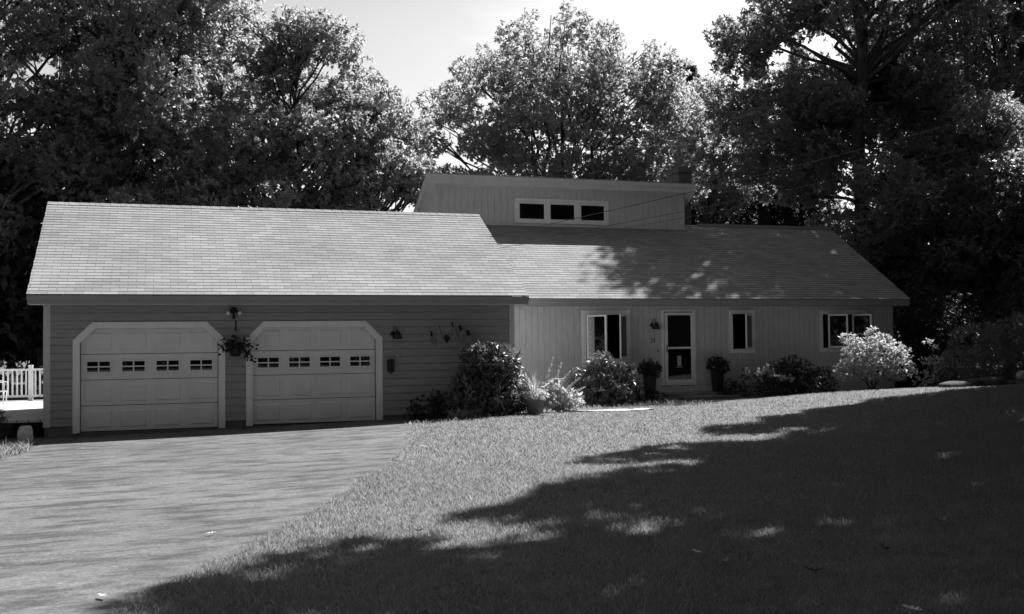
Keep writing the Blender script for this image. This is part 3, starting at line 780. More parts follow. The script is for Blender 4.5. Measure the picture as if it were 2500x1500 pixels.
bk = thing('hanging_basket', (1.43, 22.8, 1.5), 'hanging basket of dark trailing leaves between the two garage doors', 'hanging basket')
m = MB(); m.box(1.44, 1.47, yw - .006, yw, 2.06, 2.27); m.tube([(1.455, yw - .003, 2.25), (1.455, yw - .18, 2.26), (1.44, yw - .24, 2.22), (1.43, yw - .25, 2.17)], .007, 6); m.build('bracket', M['black'], bk)
m = MB()
for k in range(4):
    t_ = k * PI / 2 + .4; m.tube([(1.43, 22.79, 2.17), (1.43 + .15 * math.cos(t_), 22.79 + .15 * math.sin(t_), 1.66)], .002, 4)
m.build('wires', M['black'], bk)
m = MB(); m.lathe([(.09, 1.505), (.115, 1.52), (.155, 1.66), (.16, 1.67), (.145, 1.67), (.14, 1.655), (.02, 1.64)], (1.43, 22.79, 0), 20); m.build('pot', M['black'], bk, True)
r = np.random.default_rng(21)
bl = [(1.43, 22.78, 1.74, .24, .20, .13), (1.25, 22.74, 1.70, .16, .14, .11), (1.62, 22.76, 1.68, .17, .14, .12), (1.42, 22.78, 1.88, .09, .09, .08), (1.70, 22.74, 1.53, .09, .09, .10), (1.17, 22.74, 1.86, .05, .05, .04), (1.66, 22.76, 1.88, .07, .07, .05), (1.78, 22.7, 1.44, .05, .05, .05)]
np_mesh('foliage', leaf_cloud(r, bl, 150, 5, .055, .035, .2, .3, .35), 4, M['shrub'], bk)
m = MB(); 
for p in ((1.10, 22.72, 1.55), (1.86, 22.7, 1.66), (1.83, 22.68, 1.385), (1.88, 22.7, 1.74)):
    m.ball(p, .03, 8, sq=(1, .6, .8)); m.tube([p, (1.43 + .7 * (p[0] - 1.43), 22.75, p[2] + .06), (1.43 + .4 * (p[0] - 1.43), 22.77, 1.72)], .003, 4)
m.build('blossoms', M['shrub'], bk, True)

mb = thing('wall_mailbox', (4.82, YG - .02, 1.2), 'dark narrow wall mailbox with pointed bottom beside the right garage door', 'mailbox')
m = MB(); m.prism([(4.75, 1.13), (4.825, 1.065), (4.90, 1.13), (4.90, 1.35), (4.75, 1.35)], YG - .10, YG - .02); m.build('box', M['black'], mb, bevel=.006)
m = MB(); m.prism([(4.735, 1.345), (4.915, 1.345), (4.90, 1.375), (4.84, 1.385), (4.825, 1.395), (4.81, 1.385), (4.75, 1.375)], YG - .115, YG - .018); m.build('lid', M['black'], mb)
m = MB(); m.box(4.955, 5.025, YG - .045, YG - .012, 1.395, 1.525)
tag(m.build('outlet_cover', M['siding'], None, bevel=.006), 'small grey outlet cover on the siding above the dark wall mailbox', 'outlet cover')

# five small flags in a bracket
fb = thing('flag_bracket', (6.14, YG, 1.8), 'dark fan shaped bracket on the siding holding small flags', 'flag bracket')
m = MB(); m.prism([(6.13, 1.745), (6.15, 1.745), (6.23, 1.87), (6.21, 1.885), (6.07, 1.885), (6.05, 1.87)], YG - .05, YG - .012); m.build('socket', M['black'], fb, bevel=.004)
m = MB(); m.box(6.10, 6.18, YG - .0118, YG - .004, 1.76, 1.92); m.build('plate', M['black'], fb)
def small_flag(tip, label, hang, width, fold):
    """a little striped flag on a stick from the bracket to tip; the cloth hangs from the stick"""
    b = Vector((6.14, YG - .03, 1.82)); tip = Vector(tip); d = (tip - b)
    f = thing('small_flag', tuple(b), label, 'flag', 'small striped flags in the bracket')
    m = MB(); m.tube([b, tip], .0035, 6); m.ball(tip, .007, 8); m.build('stick', M['wood'], f, True)
    m = MB(); n = 13; u0 = .97; Ls = width
    dn = d.normalized(); top = b + dn * (d.length * u0)
    fly = Vector(hang).normalized() * .30
    J = 10
    def P(s, j): 
        q = top - dn * (Ls * s) + fly * (j / J)
        return q + Vector((0, -.012 * math.sin(j * fold + s * 2) - .01, -.012 * s * j / J))
    for k in range(n):
        for j in range(J):
            mi = 0 if (k < 7 and j < 4) else (1 if k % 2 == 0 else 2)
            m.face([P(k / n, j), P((k + 1) / n, j), P((k + 1) / n, j + 1), P(k / n, j + 1)], mi)
    m.build('cloth', [M['flagdark'], M['flagred'], M['flagwhite']], f)
small_flag((5.68, 22.84, 2.03), 'leftmost small striped flag, leaning far left', (.14, 0, -.9), .15, 1.0)
small_flag((5.89, 22.84, 2.17), 'small striped flag seen almost edge on, second from left', (.12, -.35, -.85), .10, 1.8)
small_flag((6.21, 22.80, 2.25), 'small striped flag at the middle, standing tallest over the bracket', (.30, .02, -.85), .15, 1.2)
small_flag((6.42, 22.84, 2.17), 'small striped flag second from right, partly behind its neighbour', (.38, .06, -.85), .16, .9)
small_flag((6.62, 22.82, 2.04), 'rightmost small striped flag, just above the big rhododendron', (.36, 0, -.9), .17, .7)

# number and bell by the door
hn = thing('house_number', (12.82, YM, 1.71), 'dark metal house number 31 on the wall under the lamp', 'house number')
def strokes(pts, x, z, h):
    m = MB(); m.tube([(x + p[0] * h, YM - .008, z + p[1] * h) for p in pts], .0085, 6); return m
strokes([(0, 1), (.45, 1), (.2, .6), (.38, .52), (.46, .32), (.38, .1), (.2, 0), (0, .06)], 12.755, 1.648, .125).build('digit', M['black'], hn)
strokes([(.0, .86), (.14, 1), (.14, 0)], 12.855, 1.648, .125).build('digit', M['black'], hn)
db = thing('doorbell', (12.985, YM, 1.43), 'small dark doorbell button between lamp and door frame', 'doorbell')
m = MB(); m.box(12.965, 13.005, YM - .015, YM - .001, 1.39, 1.465); m.build('plate', M['black'], db, bevel=.005)
m = MB(); m.ball((12.985, YM - .016, 1.43), .011, 8); m.build('button', M['plate'], db)

# ------------------------------------------------------------------ shrubs and plants by the house
def stems_mb(base, blobs, rr, r0=.02, n=7):
    m = MB(); bx, by, bz = base
    for k in range(n):
        b = blobs[rr.randrange(len(blobs))]
        e = Vector((b[0] + rr.uniform(-.4, .4) * b[3], b[1] + rr.uniform(-.4, .4) * b[4], b[2] + rr.uniform(-.2, .4) * b[5]))
        s = Vector((bx + rr.uniform(-.08, .08), by + rr.uniform(-.08, .08), bz - .05))
        md = s.lerp(e, .5) + Vector((rr.uniform(-.05, .05), rr.uniform(-.05, .05), .04))
        m.tube([s, md, e], [r0, r0 * .7, r0 * .3], 5)
    return m
def shrub(name, label, cat, blobs, tips, per, ln, wd, material, seed, group=None, base=None, stems=8, **kw):
    bx = sum(b[0] for b in blobs) / len(blobs); by = sum(b[1] for b in blobs) / len(blobs)
    if base: bx, by = base
    bz = zf(bx, by)
    t = thing(name, (bx, by, bz), label, cat, group)
    np_mesh('foliage', leaf_cloud(np.random.default_rng(seed), blobs, tips, per, ln, wd, **kw), 4, material, t)
    stems_mb((bx, by, bz), blobs, random.Random(seed)).build('stems', M['bark'], t)
    return t
shrub('rhododendron', 'big round rhododendron at the garage corner, its top sunlit', 'shrub',
      [(6.95, 22.35, .85, .72, .55, .62), (6.55, 22.3, .62, .5, .5, .5), (7.4, 22.25, .75, .45, .5, .5), (6.8, 22.3, 1.35, .48, .4, .36), (7.2, 22.2, 1.3, .42, .4, .34), (7.62, 22.2, .5, .34, .4, .38), (7.0, 22.0, .5, .6, .4, .4), (6.62, 22.25, 1.45, .22, .22, .2), (7.05, 22.25, 1.58, .25, .22, .14)],
      58, 8, .14, .046, M['rhody'], 31, up=.5, droop=.0, shell=.6)
shrub('rhododendron', 'rounded rhododendron under the open casement window', 'shrub',
      [(10.75, 24.75, .72, .6, .5, .5), (10.3, 24.75, .62, .45, .45, .45), (11.25, 24.7, .68, .45, .45, .42), (10.75, 24.5, .45, .75, .45, .38), (10.72, 24.7, 1.15, .3, .3, .26), (11.35, 24.65, .95, .24, .24, .2)],
      60, 8, .13, .044, M['rhody'], 32, up=.5, droop=.0, shell=.6)
shrub('low_shrub', 'low dark shrub against the garage siding left of the big rhododendron', 'shrub',
      [(5.5, 22.5, .3, .42, .35, .3), (5.95, 22.5, .34, .35, .35, .34), (5.3, 22.5, .2, .22, .25, .2), (5.75, 22.5, .5, .2, .2, .2)], 130, 6, .05, .022, M['shrub'], 33)
shrub('ground_plant', 'low pale ground plant in front of the big rhododendron', 'plant',
      [(6.1, 21.95, .17, .28, .18, .12), (6.5, 21.95, .19, .3, .18, .12), (6.3, 21.98, .2, .2, .15, .13)], 150, 6, .07, .016, M['hosta'], 34, up=.8)
sls = shrub('low_shrub', 'small shrub with shoots coloured as sunlit to the right of the front door', 'shrub',
      [(15.2, 24.7, .5, .45, .4, .35), (15.75, 24.7, .42, .4, .35, .3), (14.95, 24.7, .85, .1, .1, .16), (15.45, 24.6, .82, .14, .14, .2), (15.6, 24.5, .9, .08, .08, .14), (15.85, 24.5, .62, .18, .14, .16), (16.15, 24.5, .55, .12, .1, .14)], 110, 6, .055, .024, M['shrub'], 35, shell=.4)
for k, sb in enumerate([(14.95, 24.6, .85, .07, .07, .14), (15.35, 24.55, .78, .18, .12, .14), (15.5, 24.5, .92, .06, .06, .14), (15.62, 24.5, .80, .12, .08, .14), (15.9, 24.45, .64, .16, .1, .1), (16.2, 24.45, .66, .08, .08, .1)]):
    np_mesh('lit_shoot', leaf_cloud(np.random.default_rng(351 + k), [sb], 150, 6, .06, .028, .6, .1, .3), 4, M['hosta'], sls)  # sunlit tips: the light is put into paler leaves
shrub('low_shrub', 'wide dark shrub under the wall between the small window and the sunlit shrub', 'shrub',
      [(16.4, 25.2, .72, .55, .45, .42), (17.0, 25.2, .68, .6, .45, .45), (16.7, 25.1, .95, .45, .4, .32), (17.6, 25.1, .55, .5, .45, .4), (16.2, 24.9, .45, .5, .4, .35), (17.2, 24.8, .42, .8, .4, .32)], 100, 6, .06, .026, M['shrub'], 36)
shrub('pale_shrub', 'pale sunlit shrub in front of the rightmost window', 'shrub',
      [(18.35, 24.3, 1.25, .50, .45, .42), (18.9, 24.3, 1.3, .6, .5, .45), (19.4, 24.3, 1.15, .5, .45, .42), (18.0, 24.3, .85, .42, .4, .34), (19.6, 24.3, .8, .5, .45, .35), (18.7, 24.2, .9, .6, .45, .35),
       (17.95, 24.3, 1.72, .22, .2, .14), (18.2, 24.3, 1.58, .25, .2, .16), (18.75, 24.3, 1.82, .2, .2, .22), (19.0, 24.3, 1.75, .16, .16, .2), (19.35, 24.3, 1.6, .16, .16, .22), (19.75, 24.3, 1.38, .16, .16, .2), (19.95, 24.3, 1.25, .14, .14, .16), (17.65, 24.25, .72, .18, .2, .16), (17.75, 24.25, 1.02, .12, .12, .12)],
      60, 7, .085, .038, M['pale'], 37, up=.5, droop=.1, shell=.45)
shrub('sprawling_shrub', 'thin sprawling shrub with arching sunlit twigs beside the dark hedge', 'shrub',
      [(19.95, 23.6, .55, .35, .3, .28), (20.3, 23.6, .75, .3, .25, .25), (20.0, 23.6, 1.05, .22, .2, .1), (20.25, 23.6, 1.15, .25, .2, .1), (20.05, 23.55, 1.62, .16, .14, .07), (20.25, 23.55, 1.45, .13, .12, .1), (20.4, 23.6, 1.0, .25, .2, .22)], 60, 6, .06, .024, M['hosta'], 38, shell=.3)
shrub('dark_hedge', 'big dark sheared hedge mound at the right edge behind the rocks', 'hedge',
      [(21.6, 23.4, 1.25, .85, .9, .85), (22.6, 23.2, 1.35, 1.0, 1.0, .9), (23.7, 23.0, 1.4, 1.0, 1.0, .95), (21.0, 23.3, .8, .7, .7, .6), (22.2, 22.9, .8, 1.4, .7, .6), (24.6, 22.8, 1.3, 1.0, 1.0, 1.0), (23.6, 22.6, .8, 1.2, .7, .6)],
      150, 6, .06, .02, mat('sheared_hedge_leaves', .22, .6, .2, .3, 4, transl=.2), 39, shell=.8, up=.1)
for k, (x, y, z, rx, rz) in enumerate([(22.2, 26.5, 2.6, 1.1, .9), (21.6, 26.8, 1.6, 1.0, 1.0), (23.2, 26.6, 2.0, 1.3, 1.2)]):
    shrub('wood_edge_shrub', ['loose dark shrub leaning over the right end of the eaves', 'dark shrub standing against the right end of the house', 'dark shrub behind the hedge beyond the house corner'][k], 'shrub',
          [(x, y, z, rx, rx * .8, rz), (x + .4, y, z - .8, rx, rx * .8, rz), (x, y, .7, rx * .8, rx * .7, .8)], 45, 6, .09, .035, M['shrub'], 50 + k, shell=.35)

pot = thing('flower_pot', (7.82, 21.75, .13), 'round clay pot of spiky grass at the foot of the big rhododendron', 'flower pot')
m = MB(); m.lathe([(.15, .10), (.165, .11), (.205, .40), (.225, .41), (.23, .47), (.205, .475), (.19, .44), (.02, .43)], (7.82, 21.75, 0), 28); m.build('pot', M['terra'], pot, True)
r = np.random.default_rng(41)
np_mesh('foliage', leaf_cloud(r, [(7.8, 21.75, .58, .24, .22, .14), (7.68, 21.7, .56, .16, .16, .12), (7.95, 21.7, .55, .14, .14, .12)], 160, 6, .07, .02, M and .5, .2, .3), 4, M['hosta'], pot)
def spikes(name, c, n, h0, h1, spread, material, parent, rr):
    m = MB()
    for k in range(n):
        a = rr.uniform(0, 2 * PI); l = rr.uniform(h0, h1); s = rr.uniform(.1, 1) * spread; w = .006
        dx, dy = math.cos(a), math.sin(a)
        p = [Vector((c[0] + dx * .03, c[1] + dy * .03, c[2])), Vector((c[0] + dx * s * l * .45, c[1] + dy * s * l * .45, c[2] + l * .62)), Vector((c[0] + dx * s * l, c[1] + dy * s * l, c[2] + l * (1 - .25 * s)))]
        wv = Vector((-dy, dx, 0)) * w
        m.face([p[0] - wv, p[0] + wv, p[1] + wv * .8, p[1] - wv * .8]); m.face([p[1] - wv * .8, p[1] + wv * .8, p[2]])
    return m.build(name, material, parent)
spikes('grass_spikes', (7.8, 21.75, .47), 46, .35, .75, .7, M['hosta'], pot, random.Random(3))

fp = thing('flowering_plant', (8.5, 22.3, .15), 'leafy perennial with arching white flower spikes beside the clay pot', 'plant')
bl = [(8.2, 22.35, .5, .25, .25, .22), (8.5, 22.3, .42, .38, .3, .24), (8.85, 22.3, .45, .3, .25, .2), (8.45, 22.3, .7, .25, .2, .15), (8.7, 22.15, .28, .35, .2, .12)]
np_mesh('foliage', leaf_cloud(np.random.default_rng(42), bl, 75, 6, .12, .05, .5, .35, .4), 4, M['hosta'], fp)
rr = random.Random(8); lv = []
m = MB(); m2 = MB()
for (bx, by, tx, ty, tz) in [(8.25, 22.3, 8.42, 22.2, 1.40), (8.45, 22.3, 8.62, 22.15, 1.27), (8.5, 22.3, 8.80, 22.1, 1.08), (8.7, 22.3, 8.98, 22.1, .88), (8.8, 22.3, 9.18, 22.1, .70), (8.8, 22.2, 9.1, 22.0, .48), (8.6, 22.2, 8.8, 21.95, .42), (8.35, 22.2, 8.2, 22.0, .62)]:
    p0 = Vector((bx, by, .4)); p2 = Vector((tx, ty, tz)); p1 = p0.lerp(p2, .5) + Vector((-.03, 0, .05)); 
    m.tube([p0, p1, p2], [.006, .005, .002], 5)
    for k in range(26):
        s = .35 + .65 * k / 26; q = (p0.lerp(p1, s * 2) if s < .5 else p1.lerp(p2, s * 2 - 1))
        a = rr.uniform(0, 2 * PI); o_ = Vector((math.cos(a), math.sin(a), -.3)) * .035 * (1.25 - s * .7)
        m2.ball(q + o_, rr.uniform(.016, .028) * (1.1 - s * .4), 6, sq=(1, 1, 1.3))
m.build('flower_stalks', M['hosta'], fp, True); m2.build('blossoms', M['petal'], fp, True)
sk = thing('plant_stake', (8.29, 21.6, .15), 'thin metal garden stake with a flat square tray on top', 'garden stake')
m = MB(); m.tube([(8.29, 21.6, .05), (8.29, 21.6, .86)], .008, 6); m.build('rod', M['cable'], sk)
m = MB(); m.box(8.14, 8.44, 21.5, 21.7, .90, .915); m.box(8.22, 8.30, 21.56, 21.64, .83, .899); m.build('tray', M['plate'], sk)

def planter(x, y, label, seed):
    z = zf(x, y) - .02
    t = thing('tall_planter', (x, y, z), label, 'planter', 'tall planters beside the front door')
    m = MB(); w0, w1 = .095, .145
    m.hexa([(x - w0, y - w0, z), (x + w0, y - w0, z), (x + w0, y + w0, z), (x - w0, y + w0, z), (x - w1, y - w1, z + .78), (x + w1, y - w1, z + .78), (x + w1, y + w1, z + .78), (x - w1, y + w1, z + .78)])
    m.build('pot', M['black'], t, bevel=.008)
    m = MB(); m.box(x - w1 - .015, x + w1 + .015, y - w1 - .015, y + w1 + .015, z + .782, z + .825); m.build('rim', M['black'], t, bevel=.006)
    np_mesh('foliage', leaf_cloud(np.random.default_rng(seed), [(x, y, z + .98, .30, .26, .18), (x - .19, y - .05, z + .92, .19, .18, .16), (x + .20, y, z + .90, .19, .17, .18), (x, y - .14, z + .80, .24, .14, .17)], 120, 6, .07, .03, .4, .3, .35), 4, M['shrub'], t)
    spikes('grass_spikes', (x, y, z + .9), 30, .25, .5, .8, M['shrub'], t, random.Random(seed))
shrub('low_shrub', 'dark low shrub between the left planter and the rhododendron', 'shrub', [(12.05, 25.3, .32, .32, .3, .3), (12.4, 25.15, .2, .35, .2, .2), (11.95, 25.4, .55, .2, .2, .22)], 120, 6, .055, .025, M['shrub'], 63)
shrub('low_shrub', 'dark low shrub at the foot of the right planter', 'shrub', [(14.9, 25.35, .35, .3, .25, .3), (15.1, 25.3, .25, .4, .25, .25), (14.65, 25.3, .2, .25, .15, .18)], 120, 6, .055, .025, M['shrub'], 64)
planter(12.45, 25.45, 'tall dark planter of spiky plants to the left of the front door', 61)
planter(14.62, 25.62, 'tall dark planter of spiky plants to the right of the front door', 62)

# flagstones, rocks
rr = random.Random(14)
def rock_mesh(m, c, rx, ry, rz, seed, n=14, sq=.7):
    rng = random.Random(seed); i0 = len(m.v); h = 9
    ph = [rng.uniform(0, 6.28) for _ in range(6)]
    for k in range(h + 1):
        p = PI * k / h
        for a in range(n):
            t_ = 2 * PI * a / n
            f = 1 + .13 * math.sin(2 * t_ + ph[0]) * math.sin(p) + .08 * math.sin(3 * t_ + ph[1]) + .07 * math.sin(5 * p + ph[2]) * math.cos(t_ + ph[3])
            sx = math.copysign(abs(math.sin(p)) ** sq, 1) 
            m.v.append((c[0] + rx * f * sx * math.copysign(abs(math.cos(t_)) ** sq, math.cos(t_)), c[1] + ry * f * sx * math.copysign(abs(math.sin(t_)) ** sq, math.sin(t_)), c[2] + rz * (abs(math.cos(p)) ** .8 * (1 if p < PI / 2 else -1)) * (1 + .05 * math.sin(4 * t_ + ph[4]))))
    for k in range(h):
        for a in range(n):
            b = (a + 1) % n; m.f.append((i0 + k * n + a, i0 + (k + 1) * n + a, i0 + (k + 1) * n + b, i0 + k * n + b)); m.m.append(0)
for k, (x, y, rx, ry) in enumerate([(9.55, 21.95, .40, .26), (10.05, 22.2, .36, .24), (10.35, 21.95, .32, .2), (9.85, 21.75, .32, .17), (10.7, 22.25, .26, .18), (9.0, 22.15, .34, .12)]):
    m = MB(); n = 9; z = zf(x, y); rng = random.Random(k)
    ring = [(x + rx * math.cos(2 * PI * a / n) * rng.uniform(.8, 1.1), y + ry * math.sin(2 * PI * a / n) * rng.uniform(.8, 1.1)) for a in range(n)]
    i0 = len(m.v)
    m.v += [(p[0], p[1], zf(*p) - .04) for p in ring] + [(p[0], p[1], zf(*p) + .035) for p in ring]
    m.f.append(tuple(range(n, 2 * n))); m.m.append(0)
    for a in range(n): m.f.append((a, (a + 1) % n, n + (a + 1) % n, n + a)); m.m.append(0)
    tag(m.build('flagstone', M['flag'], None), ['large pale flagstone at the centre of the short path', 'pale flagstone at the back of the short path', 'pale flagstone at the front right of the short path', 'thin pale flagstone at the lawn edge of the short path', 'farthest right pale flagstone of the short path', 'narrow pale flagstone nearest the flowering plant'][k], 'flagstone', 'flagstones of the short path')
for k, (x, y, z, rx, ry, rz, lab) in enumerate([(19.25, 21.6, .45, .45, .35, .16, 'long low dark rock at the left end of the row by the hedge'), (19.72, 21.5, .50, .18, .2, .17, 'small upright rock with a pale edge in the row by the hedge'),
                                           (20.2, 21.5, .50, .36, .3, .20, 'largest humped rock in the row below the hedge'), (20.66, 21.4, .49, .18, .2, .10, 'small flat rock just left of the pale round ball'), (21.2, 21.3, .45, .34, .3, .15, 'dark rock under the pale round ball')]):
    m = MB(); rock_mesh(m, (x, y, z), rx, ry, rz, k + 3); tag(m.build('garden_rock', M['rock'], None, True), lab, 'rock', 'garden rocks below the hedge')
m = MB(); m.ball((21.18, 21.42, .70), .145, 24); tag(m.build('garden_ball', mat('glazed_ball', .3, .25, .5, .3, 12), None, True), 'pale round glossy garden ball on the rocks at the right edge', 'garden ball')
m = MB(); rock_mesh(m, (-2.53, 21.9, .06), .135, .12, .19, 12, 20, .42); tag(m.build('boulder', M['stone'], None, True), 'squarish pale boulder on the grass left of the garage', 'rock')

# ------------------------------------------------------------------ deck, railing, chair, little fir
m = MB(); m.box(-12, -2.36, 23.2, 31.0, .22, .27); tag(m.build('deck', M['deck'], None), 'pale boarded deck behind the left side of the garage', 'deck')
rl = thing('deck_railing', (-3.4, 30.85, .27), 'white railing with square balusters along the back of the deck', 'railing')
def rail_post(x):
    m = MB(); m.box(x - .055, x + .055, 30.79, 30.90, .27, 1.19); p = m.build('post', M['vinyl'], rl)
    m = MB(); m.box(x - .065, x + .065, 30.78, 30.91, 1.191, 1.225); m.build('post_cap', M['vinyl'], p, bevel=.01)
for x in (-7.05, -5.25, -3.44, -1.63): rail_post(x)
m = MB(); m.box(-7.0, -1.5, 30.81, 30.88, 1.075, 1.13); m.build('top_rail', M['vinyl'], rl)
m = MB(); m.box(-7.0, -1.5, 30.815, 30.875, .36, .42); m.build('bottom_rail', M['vinyl'], rl)
for a in (-7.05, -5.25, -3.44):
    for k in range(1, 16):
        x = a + k * 1.81 / 16
        m = MB(); m.box(x - .019, x + .019, 30.826, 30.864, .42, 1.075); m.build('baluster', M['vinyl'], rl)
ch = thing('patio_chair', (-3.85, 27.3, .27), 'metal framed patio chair with mesh seat on the deck at the left edge', 'chair')
cx, cy, cz = -3.85, 27.3, .27
for sx, sy in ((-1, -1), (1, -1), (-1, 1), (1, 1)):
    m = MB(); m.tube([(cx + sx * .27, cy + sy * .27, cz), (cx + sx * .24, cy + sy * .25, cz + .22), (cx + sx * .25, cy + sy * .24, cz + .42)], .013, 8); m.build('leg', M['vinyl'], ch, True)
m = MB(); m.box(cx - .26, cx + .26, cy - .25, cy + .25, cz + .40, cz + .425); m.build('seat', M['meshfab'], ch, bevel=.01)
m = MB(); m.hexa([(cx - .27, cy - .25, cz + .42), (cx - .24, cy - .25, cz + .42), (cx - .24, cy + .25, cz + .42), (cx - .27, cy + .25, cz + .42), (cx - .40, cy - .25, cz + .92), (cx - .37, cy - .25, cz + .92), (cx - .37, cy + .25, cz + .92), (cx - .40, cy + .25, cz + .92)]); m.build('backrest', M['meshfab'], ch, bevel=.008)
for s in (-1, 1):
    m = MB(); m.tube([(cx - .34, cy + s * .27, cz + .66), (cx + .1, cy + s * .28, cz + .66), (cx + .26, cy + s * .28, cz + .62), (cx + .27, cy + s * .27, cz + .42)], .013, 8); m.build('armrest', M['vinyl'], ch, True)
r = np.random.default_rng(77); fx, fy = -3.25, 22.3; fz = zf(fx, fy)
fir = thing('small_fir', (fx, fy, fz), 'small dark fir at the left edge in front of the deck', 'fir')
bl = []
for k in range(7):
    zz = .25 + k * .14; w_ = .50 - k * .06
    for a in range(7):
        t_ = a * .9 + k * .5; bl.append((fx + w_ * .65 * math.cos(t_), fy + w_ * .65 * math.sin(t_), fz + zz - .05, w_ * .42, w_ * .42, .06))
np_mesh('foliage', leaf_cloud(r, bl, 260, 5, .045, .008, .1, .2, .2), 4, M['pine'], fir)
m = MB(); m.tube([(fx, fy, fz - .05), (fx, fy, fz + 1.25)], [.03, .008], 7); m.build('trunk', M['bark'], fir)

# ------------------------------------------------------------------ fallen leaves
def fallen_leaf(x, y, s, rz, tilt, material, label):
    z = zf(x, y) + (.03 if x < drx(y) else .05)
    half = [(0, 0), (.10, .12), (.05, .22), (.24, .34), (.10, .46), (.22, .62), (.08, .72), (.10, .86), (0, 1)]
    out = half + [(-p[0], p[1]) for p in reversed(half[1:-1])]
    m = MB(); n = len(out)
    top = []
    for p in out:
        u, v = p[0] * s, (p[1] - .5) * s
        top.append(Vector((u, v, abs(u) * .55 + (v * v / s) * .8 * tilt)))
    c, sn = math.cos(rz), math.sin(rz)
    W = lambda q, dz: (x + q.x * c - q.y * sn, y + q.x * sn + q.y * c, z + q.z + dz)
    cen = [Vector((0, (k / 8 - .5) * s, 0)) for k in range(9)]
    for sd in (1, -1):
        e = [Vector((sd * abs(out[k][0]) * s, (out[k][1] - .5) * s, abs(out[k][0]) * s * .55 + ((out[k][1] - .5) ** 2) * s * .8 * tilt)) for k in range(9)]
        for k in range(8):
            a, b = Vector((0, e[k].y, ((e[k].y / s) ** 2) * s * .8 * tilt)), Vector((0, e[k + 1].y, ((e[k + 1].y / s) ** 2) * s * .8 * tilt))
            q = [W(a, 0), W(b, 0), W(e[k + 1], 0), W(e[k], 0)]
            m.face(q if sd < 0 else q[::-1])
    o = m.build('fallen_leaf', material, None)
    tag(o, label, 'leaf', 'fallen leaves on lawn and driveway')
LV = [(-.4, 7.6, .12, .4, .4, 'leafpale', 'bleached fallen leaf on the asphalt near the bottom of the driveway'),
      (.4, 9.8, .11, 2.0, .5, 'leafpale', 'bleached fallen leaf on the asphalt close to the lawn edge'),
      (4.0, 16.5, .14, 1.0, .8, 'leafpale', 'bright fallen leaf on the sunlit lawn near the driveway corner'),
      (3.8, 7.0, .10, .2, .8, 'leafpale', 'small pale leaf in the shaded lawn at centre'),
      (7.1, 8.6, .20, 1.3, .4, 'leafdry', 'flat fallen leaf lying in the shaded lawn at right'),
      (3.8, 6.6, .14, 2.4, .9, 'leafdry', 'curled brown leaf in the shaded lawn below the small pale one'),
      (4.2, 6.1, .14, .9, 1.0, 'leafdark', 'dark curled leaf in the shaded lawn near the bottom'),
      (5.1, 6.5, .15, 2.9, 1.2, 'leafdark', 'dark crumpled leaf in the shaded lawn towards the right edge'),
      (6.3, 7.3, .20, 1.9, 1.3, 'leafdry', 'spiky upright leaf in the shaded lawn near the right edge'),
      (1.8, 6.1, .09, .6, .8, 'leafdry', 'small round leaf at the bottom edge of the lawn'),
      (4.1, 5.0, .14, .2, .5, 'leafpale', 'pale leaf at the bottom right edge of the lawn'),
      (2.1, 8.9, .13, 1.0, 1.3, 'leafdark', 'dark upright leaf on the edge of the tree shade'),
      (4.5, 8.1, .10, 2.0, .8, 'leafdry', 'small leaf lying at the end of the lit streak of lawn')]
for (x, y, s, rz, ti, mm, lab) in LV: fallen_leaf(x, y, s, rz, ti, M[mm], lab)

# ------------------------------------------------------------------ overhead cables
def cable(a, b, sag, label, rad=.011):
    a, b = Vector(a), Vector(b); m = MB(); n = 24
    m.tube([a.lerp(b, k / n) - Vector((0, 0, sag * 4 * (k / n) * (1 - k / n))) for k in range(n + 1)], rad, 6)
    tag(m.build('overhead_cable', M['cable'], None, True), label, 'cable', 'overhead cables to the garage gable')
cable((7.95, 25.4, 4.44), (25.3, 23.7, 8.95), .18, 'upper overhead cable crossing the clerestory window', .009)
cable((7.98, 25.2, 4.20), (25.3, 23.7, 8.05), .22, 'middle overhead cable passing just below the clerestory corner', .006)
cable((7.98, 25.2, 4.12), (25.3, 23.7, 7.75), .25, 'lowest thin overhead cable', .005)
up = thing('utility_pole', (25.4, 23.8, 0), 'dark wooden utility pole beyond the right edge holding the cables', 'utility pole')
m = MB(); m.tube([(25.4, 23.8, -.3), (25.4, 23.8, 9.6)], [.15, .11], 12); m.build('pole', M['bark'], up, True)
m = MB(); m.box(24.7, 26.1, 23.63, 23.7, 8.9, 9.0); m.build('crossarm', M['bark'], up)

